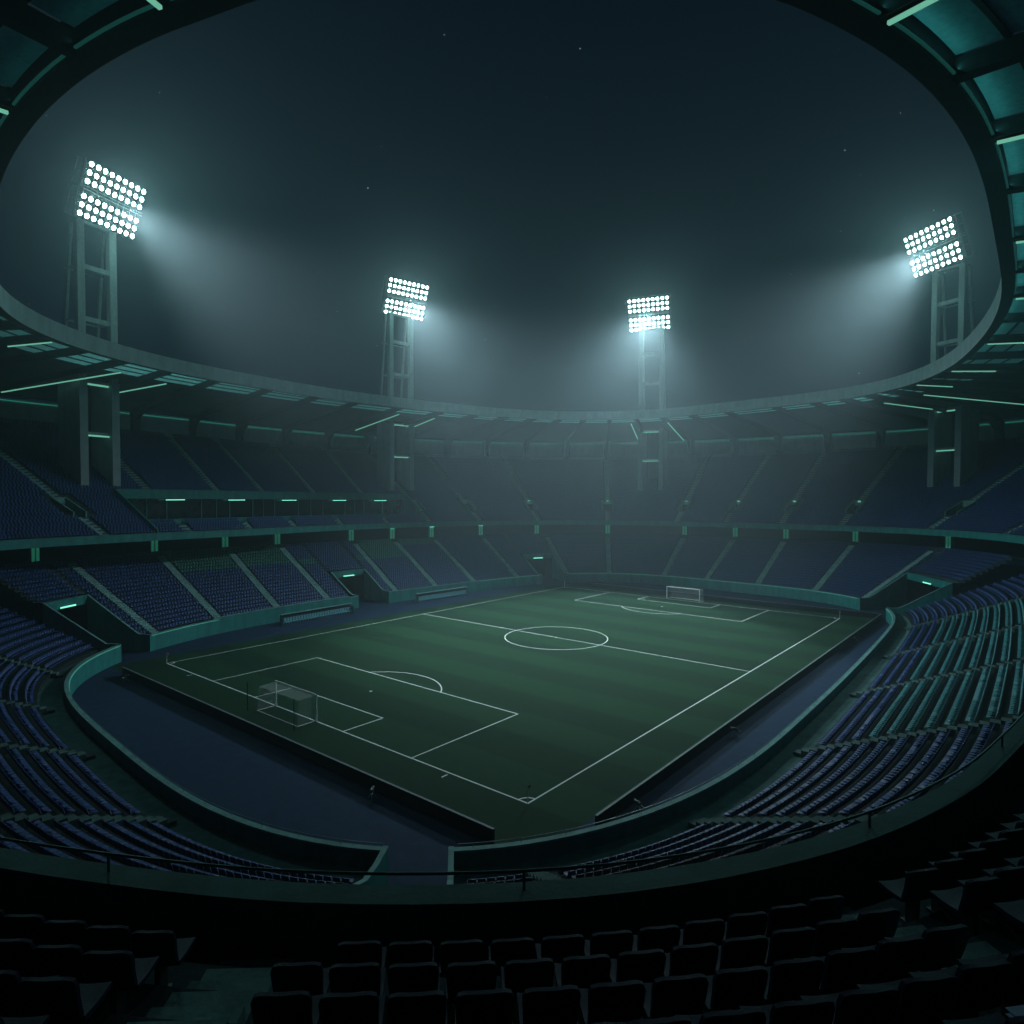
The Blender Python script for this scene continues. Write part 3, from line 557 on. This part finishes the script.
for l, sg in ((BOX0, 1), (BOX1, -1)):
    tg = np.array([-nrm(l)[1], nrm(l)[0], 0]); m = MB(); s0, s1 = float(sRow(l, 0)), sF(l)+.4
    o = [PT(np.array(l), s0, float(zU(l))-.9), PT(np.array(l), s1, zFl(l)-.3), PT(np.array(l), s1, zT(l)), PT(np.array(l), s0, float(zU(l))+.5)]; i_ = [p+tg*.3*sg for p in o]
    m.quad(o); m.quad(i_[::-1])
    for k in range(4): m.quad([o[k], i_[k], i_[(k+1) % 4], o[(k+1) % 4]])
    m.build('end_wall', M['teal'], hb)
for l in np.arange(BOX0+3, BOX1-1, 3.2):
    if int((l-BOX0-3)/3.2+.5) % 4 == 2: continue
    m = MB(); m.bar(PT(np.array(l), sF(l)+2.0, zFl(l)), PT(np.array(l), sF(l)+2.0, zB_(l)), .16); m.build('mullion', M['rail'], hb)
for k, l in enumerate((349., 336., 321., 307.5, 293.8)):
    n_ = nrm(l); tg = np.array([-n_[1], n_[0], 0]); c = PT(np.array(l), sF(l)+.9, zB_(l)-.22)
    t = thing('strip_lamp', f'mint strip lamp under the hospitality gallery roof, {ordinal(k+1)} from the left', 'lamp', c, 'lamps under the hospitality gallery')
    m = MB(); m.box(c, tg*2.0, n_*.08, (0, 0, .08)); m.build('tube', M['ledhot'], t); m = MB(); m.box(c+(0, 0, .13), tg*2.1, n_*.14, (0, 0, .045)); m.build('housing', M['steel'], t)

# concourse columns with a green top lamp; glowing strips stand in for the lit shaft
for k, a in enumerate([369.2]+LEFT_AISLES[1:]+[256.5]+FAR_AISLES[1:-1]+[174.5, 160., 147.]):
    n_ = nrm(a); tg = np.array([-n_[1], n_[0], 0]); s = 22.3 if a > 174 else 23.2; zb = float(zBack(a)) if a > 170 else 9.8; ztop = float(zU(a))-1.36
    t = thing('concourse_column', f'green lit column between lower seats and balcony, {ordinal(k+1)} from the left', 'column', PT(np.array(a), s, zb), 'lit columns under the balcony')
    m = MB(); c = PT(np.array(a), s, 0.)
    m.box(c+(0, 0, (zb+ztop)/2), tg*.75, n_*.4, (0, 0, (ztop-zb)/2)); m.box(c+(0, 0, zb+.06), tg*1.3, n_*.7, (0, 0, .06)); m.build('shaft', M['ledge'], t)
    m = MB(); m.box(c-n_*.6+(0, 0, ztop-.1), tg*.7, n_*.2, (0, 0, .09)); m.build('top_lamp', M['ledhot'], t)
    for sg in (-1, 1):
        m = MB(); m.box(c-n_*.46+tg*sg*.42+(0, 0, (zb+ztop)/2-.1), tg*.26, n_*.05, (0, 0, (ztop-zb)/2-.35)); m.build('glow_strip', M['tube'], t)

# ------------------------------------------------------------------ roof
rf = thing('stadium_roof', 'ring roof with grey inner fascia and translucent panels open to the night sky', 'roof', (52, 34, 44))
lq = np.linspace(0, PER, 421)
m = MB(); m.grid([[[*XY(l, sR(l)+s), z] for s, z in ((0, 48.0), (0, 50.6), (.9, 50.6))] for l in lq]); m.build('fascia', M['roofc'], rf)
m = MB(); m.grid([[[*XY(l, sR(l)+s), z] for s, z in ((0, 48.0), (1.15, 48.0), (1.15, 49.9), (.9, 50.6))] for l in lq], flip=True); m.build('ring_beam', M['steel'], rf)
PE = [1.3, 3.6, 6.0, 8.4, 10.8]; P3 = PE[-1]+.25
def zD(l, s): return zRoof(l, s)+1.1
m = MB(); m.grid([[[*XY(l, s), zD(l, s)] for s in (sR(l)+P3, sR(l)+P3+8, sO(l)-12, sO(l)+1.5)] for l in lq], flip=True)
m.grid([[[*XY(l, s), zD(l, s)+.4] for s in (sR(l)+P3, sO(l)+1.5)] for l in lq]); m.build('roof_deck', M['soffit'], rf)
for s_ in [p-.14 for p in PE[1:]]:
    m = MB(); m.grid([[[*XY(l, sR(l)+s_+a), zD(l, sR(l)+s_+a)+b] for a, b in ((0, -.12), (0, .1), (.28, .1), (.28, -.12), (0, -.12))] for l in lq]); m.build('purlin', M['steel'], rf)
for i, b in enumerate(BEAMS):
    n_ = nrm(b); tg = np.array([-n_[1], n_[0], 0]); S_ = np.linspace(float(sR(b))+1.1, float(sO(b)), 6); m = MB()
    m.grid([[PT(np.array(b), s, zRoof(b, s)+dz)+tg*w for w, dz in ((-.4, 1.05), (-.4, 0), (.4, 0), (.4, 1.05))] for s in S_]); m.build('roof_beam', M['steel'], rf)
    c_ = BEAMS[(i+1) % NB]; a, c_ = unfold(b, c_)
    for r0, r1 in [(PE[k]+(.13 if k else 0), PE[k+1]-.13) for k in range(4)]:
        if not vis((a+c_)/2, float(sR((a+c_)/2))+r0, 48.5, 260): continue
        da = .45/(1+float(sR(a))*.02); q = np.linspace(a+da, c_-da, 7); m = MB()
        m.grid([[[*XY(l, sR(l)+s), zD(l, sR(l)+s)] for s in np.linspace(r0, r1, 4)] for l in q], flip=True); m.build('translucent_panel', M['poly'], rf)
def area_lamp(name, c, ex, size_x, size_y, face, energy, color):
    ld = bpy.data.lights.new(name, 'AREA'); ld.shape = 'RECTANGLE'; ld.size = size_x; ld.size_y = size_y; ld.energy = energy; ld.color = color
    o = bpy.data.objects.new(name, ld); COL.objects.link(o); yy = Vector(list(map(float, ex))).normalized(); zz = -Vector(list(map(float, face))); zz = (zz-yy*zz.dot(yy)).normalized(); xx = yy.cross(zz)
    o.matrix_world = Matrix.Translation(Vector(list(map(float, c)))) @ Matrix((xx, yy, zz)).transposed().to_4x4(); return o
# cove light line behind the ring beam, shining up on the translucent panels
for i, b in enumerate(BEAMS):
    c_ = BEAMS[(i+1) % NB]; a, c_ = unfold(b, c_); lm = (a+c_)/2; sm = float(sR(lm))
    if not (vis(lm, sm+2, 48., 420) and (lm % PER < 150 or lm % PER > 376)): continue
    q = np.linspace(a+.25, c_-.25, 6); m = MB(); m.grid([[[*XY(l, sR(l)+s), z] for s, z in ((1.17, 48.25), (1.30, 48.25), (1.30, 48.35), (1.17, 48.35))] for l in q], flip=True)
    m.build('cove_light_line', M['cove'], rf); n_ = nrm(lm); p0, p1 = PT(np.array(a+.3), float(sR(a+.3))+1.4, 48.45), PT(np.array(c_-.3), float(sR(c_-.3))+1.4, 48.45)
    area_lamp('cove_light', (p0+p1)/2, p1-p0, .15, float(np.linalg.norm(p1-p0)), n_*.75+np.array([0, 0, .66]), (34. if lm % PER > 41 and lm % PER < 150 else 5.)*float(np.linalg.norm(p1-p0))/10, (.16, .80, .80))
# strip lamps under the roof beams
def roof_lamp(l, s0, s1, label, w=.10, l1=None):
    l1 = l if l1 is None else l1
    p, q = PT(np.array(l), s0, float(zRoof(l, s0))-.2), PT(np.array(l1), s1, float(zRoof(l1, s1))-.2)
    t = thing('strip_lamp', label, 'lamp', p, 'green strip lamps under the roof')
    m = MB(); m.bar(p, q, w*2, .16); m.build('tube', M['led'], t); m = MB(); m.bar(p+np.array([0, 0, .12]), q+np.array([0, 0, .12]), w*2+.1, .08); m.build('housing', M['steel'], t)
spec = [(363.6, 41.2, 361.0, 15.5, 'long green strip lamp under the roof left of the leftmost tower'), (354.7, 30.1, 352.5, 18.2, 'green strip lamp under the roof right of the leftmost tower'),
        (293.4, 47.9, 295.1, 22., 'long green strip lamp left of the second tower from the left'), (281.9, 35.8, 283.5, 22.4, 'green strip lamp right of the second tower from the left'),
        (238.7, 16.6, 238.7, 44., 'green strip lamp left of the third tower from the left'), (231.1, 16.4, 232.3, 48., 'green strip lamp right of the third tower from the left'),
        (180.3, 13.1, 179.0, 26., 'green strip lamp left of the rightmost tower'), (172.2, 12.2, 172., 40., 'long green strip lamp right of the rightmost tower')]
for a, s0, b, s1, lab in spec: roof_lamp(a, s0, s1, lab, .15, b)
DOWN = []; kk = 0
for d in list(range(NB-10, NB, 2))+list(range(0, 24, 2)):
    b = BEAMS[d]; s0 = float(sR(b))+1.4
    if vis(b, s0, 48.) and not 170 < b < 366: kk += 1; DOWN.append((b, s0)); roof_lamp(b, s0, s0+6.5, f'short green roof lamp, {ordinal(kk)} of those round the near inner roof edge')

for b, s0 in DOWN:
    if 60 < b < 135:
        p = PT(np.array(b), s0+3.2, float(zRoof(b, s0+3.2))-.35); area_lamp('strip_lamp_light', p, nrm(b), .25, 6.4, -nrm(b)*.1+np.array([0, 0, -1.]), 260., (.18, .95, .92))
# ------------------------------------------------------------------ floodlight towers
TW = [((.6, 105.8), (6.5, 107.3), 27.6, (6.0, 104.5, 80.5), -67.4, 20., 11.24, 8.79, 'leftmost'),
      ((84.6, 118.3), (92.1, 117.9), 27.4, (90., 117.2, 83.7), -101.6, 21., 12.2, 9.3, 'second from the left'),
      ((153.1, 72.6), (154.8, 65.9), 27.5, (153.9, 70.4, 84.8), 197.8, 24., 12.2, 9.4, 'third from the left'),
      ((149.6, -10.3), (146.5, -16.1), 28.0, (145.8, -9.7, 85.3), 141., 20.6, 12.9, 9.1, 'rightmost')]
SPOTS = []
for (fa, fb, zf, hc, az, ti, hw, hh, lab) in TW:
    fa, fb, hc = np.array([*fa, zf]), np.array([*fb, zf]), np.array(hc); up = np.array([0, 0, 1.])
    t = thing('floodlight_tower', f'{lab} floodlight tower, twin concrete legs carrying a lit lamp panel', 'floodlight tower', (fa+fb)/2, 'floodlight towers')
    tg = (fb-fa)/np.linalg.norm(fb-fa); back = np.array([tg[1], -tg[0], 0]); cen = (fa+fb)/2
    if back@(np.array([52, 34, 0])-cen) > 0: back = -back
    top = hc[2]-hh*.5*math.cos(rad(ti))-.3
    zr = 46.8; legs = []
    for pf in (fa, fb):
        m = MB(); a = pf-up*1.0; m.box((a+np.array([*pf[:2], zr]))/2+back*2.6, tg*.75, back*3.3, up*((zr-a[2])/2)); m.build('pier', M['pier'], t)
        m = MB(); a = np.array([*pf[:2], zr+.1]); b_ = np.array([*pf[:2], top-.35]); m.bar(a, b_, 1.35, 1.2, up=back); m.build('leg', M['tower'], t); legs.append((a, b_))
        m = MB(); a2 = a+back*5.5; b2 = b_+back*2.2; m.bar(a2, b2, .5, .5, up=tg); m.build('back_strut', M['tower'], t)
    for z in np.arange(top-8.5, zr+2, -9.6):
        f_ = [(z-zr-.1)/(l[1][2]-zr-.1) for l in legs]; p, q = [l[0]+(l[1]-l[0])*x for l, x in zip(legs, f_)]
        m = MB(); m.bar(p, q, .7, .9); m.build('crossbar', M['tower'], t)
        m = MB(); m.bar(p+back*4, q+back*4, .3); m.bar(p, p+back*4.2, .25); m.bar(q, q+back*4.2, .25); m.build('back_brace', M['tower'], t)
    hz_ = np.array([-math.sin(rad(az)), math.cos(rad(az)), 0]); nz_ = np.array([math.cos(rad(az))*math.cos(rad(ti)), math.sin(rad(az))*math.cos(rad(ti)), -math.sin(rad(ti))]); uz_ = np.cross(nz_, hz_)
    m = MB(); m.bar(legs[0][1], legs[1][1], .8, .6); m.build('crossbar', M['tower'], t)
    for (a, b_) in legs:
        sd = math.copysign(hw*.28, (b_-cen)@hz_)
        for e_ in (hc-nz_*2.8+hz_*sd-uz_*hh*.5, hc-nz_*2.8+hz_*sd+uz_*hh*.1): m = MB(); m.bar(b_, e_, .35); m.build('head_bracket', M['tower'], t)
    for z in (46.0, 36.4):
        p, q = np.array([*fa[:2], z]), np.array([*fb[:2], z]); p, q = p+tg*.8+back*.3, q-tg*.8+back*.3
        m = MB(); m.bar(p+up*.45, q+up*.45, .6, .5); m.build('crossbar', M['pier'], t)
        m = MB(); m.bar(p, q, .3, .3); m.build('glow_strip', M['led'], t)
    m = MB(); m.box((fa+fb)/2+back*6+up*9, tg*(np.linalg.norm(fb-fa)/2-.75), back*.2, up*9.5); m.build('core_wall', M['track'], t)
    n_ = np.array([math.cos(rad(az))*math.cos(rad(ti)), math.sin(rad(az))*math.cos(rad(ti)), -math.sin(rad(ti))]); h_ = np.array([-math.sin(rad(az)), math.cos(rad(az)), 0]); u_ = np.cross(n_, h_)
    m = MB()
    ys = np.array([0, 1, 2, 3.75, 4.75, 5.75])/5.75-.5
    for y in ys: m.bar(hc-n_*.45+u_*y*hh-h_*(hw/2+.7), hc-n_*.45+u_*y*hh+h_*(hw/2+.7), .22, up=n_)
    for x in np.linspace(-.5, .5, 9): m.bar(hc-n_*.62+h_*x*hw-u_*(hh/2+.7), hc-n_*.62+h_*x*hw+u_*(hh/2+.7), .16, up=n_)
    for x in (-.5, .5):
        for dpt in (.9, 2.8): m.bar(hc-n_*dpt+h_*x*(hw+1.4)-u_*(hh/2+.7), hc-n_*dpt+h_*x*(hw+1.4)+u_*(hh/2+.7), .22, up=n_)
        for y in (-.55, -.25, .05, .3, .55): m.bar(hc-n_*.9+h_*x*(hw+1.4)+u_*y*hh, hc-n_*2.8+h_*x*(hw+1.4)+u_*y*hh, .14)
    for y in (-.57, .0, .57): m.bar(hc-n_*2.8+u_*y*hh-h_*(hw/2+.7), hc-n_*2.8+u_*y*hh+h_*(hw/2+.7), .2, up=n_)
    m.box(hc-n_*1.5+u_*0, h_*(hw/2+.7), n_*.9, u_*.05)
    fr = m.build('lamp_frame', M['headf'], t)
    m = MB(); m.box(hc-n_*.75, h_*(hw/2+.75), n_*.04, u_*(hh/2+.75)); sub(m, 'back_board', M['cage'], fr)
    m = MB(); m.bar(hc+n_*.3-h_*(hw/2+.6)+u_*0.4, hc+n_*.3+h_*(hw/2+.6)+u_*.4, .08); m.bar(hc+n_*.3-h_*(hw/2+.6)-u_*0.1, hc+n_*.3+h_*(hw/2+.6)-u_*.1, .12); sub(m, 'catwalk_rail', M['tower'], fr)
    proto = None
    for y in ys:
        for x in np.linspace(-.5, .5, 9):
            c = hc+u_*y*hh+h_*x*hw
            if proto is None:
                m = MB(); m.disc_cyl(c, n_, .25, .42, .42); proto = sub(m, 'lamp', [M['tower'], M['lens']], fr); c0 = c; o = proto
            else:
                o = proto.copy(); COL.objects.link(o); o.parent = fr; o.location = Vector((c-c0).tolist())
    SPOTS.append((hc+n_*1.3, lab))
AIM = [(66, 16), (62, 24), (60, 38), (54, 44)]
POW = [440e3, 300e3, 300e3, 440e3]
for (p, lab), a, pw in zip(SPOTS, AIM, POW):
    ld = bpy.data.lights.new('floodlight_beam', 'SPOT'); ld.energy = pw; ld.color = (.72, .97, 1.0); ld.spot_size = rad(58); ld.spot_blend = 1; ld.shadow_soft_size = 1.5
    o = bpy.data.objects.new('floodlight_beam', ld); COL.objects.link(o); o.location = Vector(p.tolist())
    o.rotation_euler = (Vector((*a, 0))-o.location).to_track_quat('-Z', 'Y').to_euler()
    ld = bpy.data.lights.new('floodlight_spill', 'SPOT'); ld.energy = pw*.03; ld.color = (.38, 1.0, .95); ld.spot_size = rad(165); ld.spot_blend = .6; ld.shadow_soft_size = 2.5
    o2 = bpy.data.objects.new('floodlight_spill', ld); COL.objects.link(o2); o2.location = o.location; o2.rotation_euler = o.rotation_euler

# ------------------------------------------------------------------ seats
DEEP = ('near', 'right')
cands = []   # (pos, normal, spacing_group, stand key, row, index-from-aisle info, green, depth)
def seat_rows(rows, keep=None):
    """rows: list of (l-array function) -> arrays of l, s, z"""
def fill(l0, l1, s, pitch, gaps):
    """seat stations along one row at offset s between l0 and l1, leaving the aisles (l, half width in metres) free; returns l and block number"""
    q = np.linspace(l0, l1, max(20, int((l1-l0)*3))); sv = s(q); P = XY(q, sv); arc_ = np.concatenate([[0], np.cumsum(np.linalg.norm(np.diff(P, axis=0), axis=1))])
    cuts = [(0., 0.)]+sorted((float(np.interp(g, q, arc_)), w) for g, w in gaps if l0 < g < l1)+[(arc_[-1], 0.)]
    out = []
    for k in range(len(cuts)-1):
        a = cuts[k][0]+cuts[k][1]+.15; b = cuts[k+1][0]-cuts[k+1][1]-.15; n = int((b-a)/pitch)
        if n < 1: continue
        off = (b-a-n*pitch)/2
        lo, hi = np.interp([a, b], arc_, q)
        if any(abs(hi-g) < .5 and lo < g for g in NEAR_AISLES): off = b-a-n*pitch+.1          # rows end flush with the near gangways
        elif abs(lo-NEAR_AISLES[1]) < .5: off = -.1
        st = a+off+pitch*(np.arange(n)+.5); out.append((k, np.interp(st, arc_, q)))
    return out
SE = []
def add(l, s, z, key, row, blk, green=False):
    P = PT(l, s, z); x, y, d = proj(P+np.array([0, 0, .5])); ok = (d > .7) & (x > -170) & (x < 1194) & (y < 1150)
    n = len(l)
    for i in np.nonzero(ok)[0]: SE.append((P[i], float(l[i]), key, row, blk, int(i), n, green, float(d[i]), float(x[i]), float(y[i])))
TEAL_LIGHT = (75.5, 146.)  # patch of teal light on the right stand, put into the seat colour
GREENROWS = [(340.2, 352.9, 13, 20), (327.7, 340.2, 13, 20), (297.4, 309.5, 12, 20), (309.5, 327.7, 12, 14), (284.8, 297.4, 17, 20)]  # upper rows of the left stand that are coloured green
for (t, l0, l1, cfg, aisles, lab) in SECT:
    key = {id(v): k for k, v in LOW.items()}[id(t)]
    for r in range(cfg['n']):
        so = cfg['s0']+(r+.55)*cfg['tr'] if cfg['n'] == 20 else cfg['s0']+r*cfg['tr']+.68
        for k, l in fill(l0+.5, l1-.5, lambda q: so+0*q, .62 if cfg['n'] == 20 else .56, [(a, .8) for a in aisles]):
            gm = np.array([any(a < x % PER < b and r0 <= r < r1 for a, b, r0, r1 in GREENROWS) for x in l]) if key in ('left_a', 'left_b') else np.zeros(len(l), bool)
            z = lz(cfg, l, r)
            if key == 'right' and r >= 3: gm = (l % PER > TEAL_LIGHT[0]) & (l % PER < TEAL_LIGHT[1])
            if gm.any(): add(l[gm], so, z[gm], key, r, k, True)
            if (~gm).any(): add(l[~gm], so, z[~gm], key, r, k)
for kq, (l0, l1, se) in TUN.items():
    if kq == 'gap': continue
    for r in range(20):
        so = 2.2+(r+.55)*.95
        if so < se+.9: continue
        for k, l in fill(l0, l1, lambda q: so+0*q, .62, []): add(l, so, lz(FINE, l, r), 'over_'+kq, r, k)
for r in range(NUP):
    gaps = [(a, .82) for a in UP_AISLES]+[(a, .55) for a in NEAR_AISLES]
    if VR0-1 <= r <= VR1: gaps = [(a, (1.5+.9) if a in VOMS else .82) for a in UP_AISLES]+[(a, .55) for a in NEAR_AISLES]
    for k, l in fill(0, PER, lambda q: sRow(q, r+.45), .6, gaps):
        nb = depth(l, sU(l))
        keep = np.array([not (inbox(x) and BR0-.5 <= r < BR1+.5) for x in l])
        if keep.any(): add(l[keep], sRow(l[keep], r+.45), zRow(l[keep], r), 'upper', r, k)
# the near balcony hides part of the near lower stand: a seat is in view if the sight line clears the balcony coping
lf = np.linspace(20, 62, 400); fx, fy, fd = proj(PT(lf, sU(lf)+.45, zU(lf))); o_ = np.argsort(fx); fx, fy = fx[o_], fy[o_]
def seen(e):
    P, l, key, row, blk, i, n, g, d, x, y = e
    if not (-25 < x < 1050 and y < 1060): return False
    return key == 'upper' or y-2 < np.interp(x, fx, fy) or d > 60
near = sorted([e for e in SE if seen(e)], key=lambda e: np.linalg.norm(e[0]-CAM))[:300]
near_ids = {id(e) for e in near}
# --- individual seats (built once, copied)
def seat_proto(big):
    t = bpy.data.objects.new('stadium_seat', None); COL.objects.link(t); t.empty_display_size = .2
    w = .25; m = MB()
    def shell(rows, th, m):
        rows = np.array(rows, float); m.grid(rows); off = np.array(th); m.grid(rows+off, flip=True)
        a, b = rows, rows+off
        m.grid([a[0], b[0]]); m.grid([a[-1], b[-1]], flip=True); m.grid([a[:, 0], b[:, 0]], flip=True); m.grid([a[:, -1], b[:, -1]])
    xs = np.linspace(-1, 1, 9)
    rows = []
    for v in np.linspace(0, 1, 9):
        ww = w*(.90+.10*v)*(1-.10*max(0, (v-.82)/.18)**2); rows.append([(x*ww, -.20-.10*v-.035*x*x*-1-.02*math.sin(v*3), .43+.46*v-.035*(abs(x)**5)*(v > .85)) for x in xs])
    shell(rows, (0, -.045, 0), m); be = m
    o1 = be.build('backrest', M['bigseat'], None, True); o1.parent = t
    m = MB(); rows = []
    for v in np.linspace(0, 1, 6): rows.append([(x*w*(1-.06*v), -.2+.43*v, .435+.02*x*x-.025*math.sin(v*2.6)-.03*max(0, v-.8)*5*.3) for x in xs])
    shell(rows, (0, 0, -.05), m); o2 = m.build('seat_pan', M['bigseat'], None, True); o2.parent = t
    m = MB(); m.box((0, -.12, .21), (.03, 0, 0), (0, .09, 0), (0, 0, .21)); m.box((0, -.05, .37), (.2, 0, 0), (0, .03, 0), (0, 0, .03)); m.box((0, -.12, .012), (.07, 0, 0), (0, .13, 0), (0, 0, .012)); o3 = m.build('bracket', M['seatleg'], None); o3.parent = t
    return t, (o1, o2, o3)
proto, kids = seat_proto(True); used = False
import collections
cnt = collections.Counter()
STN = {'near': 'near left lower stand', 'right': 'right lower stand', 'upper': 'near upper stand', 'left_a': 'left lower stand', 'left_b': 'left lower stand', 'far': 'far lower stand'}
def l_at(l): return (l-0) % PER
groups = collections.defaultdict(list)
for e in near:
    blk = e[4]
    groups[(e[2], e[3], blk)].append(e)
for (key, row, blk), es in groups.items():
    es.sort(key=lambda e: e[9])
    if key == 'upper':
        lm = es[0][1] % PER; bn = 'left' if lm < NEAR_AISLES[0] else ('middle' if lm < NEAR_AISLES[1] else 'right'); where = bn+' block of near upper stand'
    elif key == 'near': where = f'{ordinal(max(1, 5-blk))} block left of the gap'
    else: where = f'{ordinal(blk+1)} block right of the gap' if key == 'right' else 'lower stand'
    for i, e in enumerate(es):
        if not used: o = proto; used = True; ks = kids
        else:
            o = proto.copy(); COL.objects.link(o)
            for k in kids: c = k.copy(); COL.objects.link(c); c.parent = o
        n_ = nrm(e[1]); o.location = Vector(e[0].tolist()); o.rotation_euler = (0, 0, math.atan2(-n_[1], -n_[0])-math.pi/2)
        o.scale = (1.05, 1.4, 1.05) if key in DEEP else (1.08, 1.08, 1.05)
        tag(o, f'navy seat, {ordinal(i+1)} from the left, {ordinal(row+1)} row, {where}', 'seat', 'navy stadium seats')
# --- all the other seats: one mesh each colour
def seat_mass(es, name, mt, label):
    if not es: return
    P = np.array([e[0] for e in es]); L_ = np.array([e[1] for e in es]) % PER
    nx = np.interp(L_, _Le, _Ne[:, 0]); ny = np.interp(L_, _Le, _Ne[:, 1]); mm = np.hypot(nx, ny); n3 = np.stack([nx/mm, ny/mm, 0*nx], 1); t3 = np.stack([-n3[:, 1], n3[:, 0], 0*nx], 1); up = np.array([0, 0, 1.])
    vs = []; fs = []
    # local boxes: (x half, y0, y1, z00, z01 at y0 ; lean)
    def bx(xh, pts): return [(-xh, *pts[0]), (xh, *pts[0]), (xh, *pts[1]), (-xh, *pts[1]), (-xh, *pts[2]), (xh, *pts[2]), (xh, *pts[3]), (-xh, *pts[3])]
    loc = np.array(bx(.24, [(-.22, .40), (.22, .40), (.22, .46), (-.22, .45)])+bx(.235, [(.30, .46), (.25, .44), (.20, .45), (.27, .92)][:4] if False else [(.19, .42), (.25, .42), (.34, .90), (.29, .92)]))
    fl = [(4, 5, 6, 7), (0, 1, 5, 4), (0, 4, 7, 3), (1, 2, 6, 5), (2, 3, 7, 6)]
    f8 = fl+[tuple(i+8 for i in q) for q in ((0, 3, 7, 4)[::-1], (3, 2, 6, 7), (0, 1, 2, 3)[::-1], (1, 5, 6, 2), (0, 4, 5, 1), (4, 7, 6, 5))]
    f8 = [(4, 5, 6, 7), (0, 1, 5, 4), (1, 2, 6, 5), (0, 4, 7, 3), (2, 3, 7, 6),
          (8, 9, 15-0, 8) if False else (8, 9, 14, 15), (9, 10, 13+0, 14) if False else (9, 10, 13, 14), (8, 15, 12, 11), (10, 11, 12, 13), (12, 15, 14, 13)]
    # back box vertex order: 8,9 (y .19 z .42), 10,11 (y .25 z .42), 12,13 (y .34 z .90), 14,15 (y .29 z .92)
    dk = np.array([1.4 if e[2] in DEEP else 1. for e in es])[:, None, None]
    V = P[:, None, :]+loc[None, :, 0:1]*t3[:, None, :]+loc[None, :, 1:2]*dk*n3[:, None, :]+loc[None, :, 2:3]*up
    nS = len(P); V = V.reshape(-1, 3); Fq = (np.array(f8)[None]+16*np.arange(nS)[:, None, None]).reshape(-1, 4)
    me = bpy.data.meshes.new(name); me.vertices.add(len(V)); me.vertices.foreach_set('co', V.ravel().astype(np.float32)); me.loops.add(Fq.size); me.loops.foreach_set('vertex_index', Fq.ravel().astype(np.int32))
    me.polygons.add(len(Fq)); me.polygons.foreach_set('loop_start', (np.arange(len(Fq))*4).astype(np.int32)); me.polygons.foreach_set('loop_total', np.full(len(Fq), 4, np.int32)); me.update(calc_edges=True); me.validate()
    me.materials.append(mt); o = bpy.data.objects.new(name, me); COL.objects.link(o); o['kind'] = 'stuff'; tag(o, label, 'seats'); return o
rest = [e for e in SE if id(e) not in near_ids]
seat_mass([e for e in rest if not e[7]], 'stadium_seats', M['seat'], 'thousands of navy seats in rows on every stand')
seat_mass([e for e in rest if e[7] and e[2] != 'right'], 'green_coloured_seats', M['gseat'], 'seats coloured green at the top of the left lower stand')
seat_mass([e for e in rest if e[7] and e[2] == 'right'], 'teal_light_seats', M['litseat'], 'navy seats with teal light painted in, middle blocks of the right lower stand')
print('SEATS', len(SE), 'near', len(near), 'farthest near', max(np.linalg.norm(e[0]-CAM) for e in near))
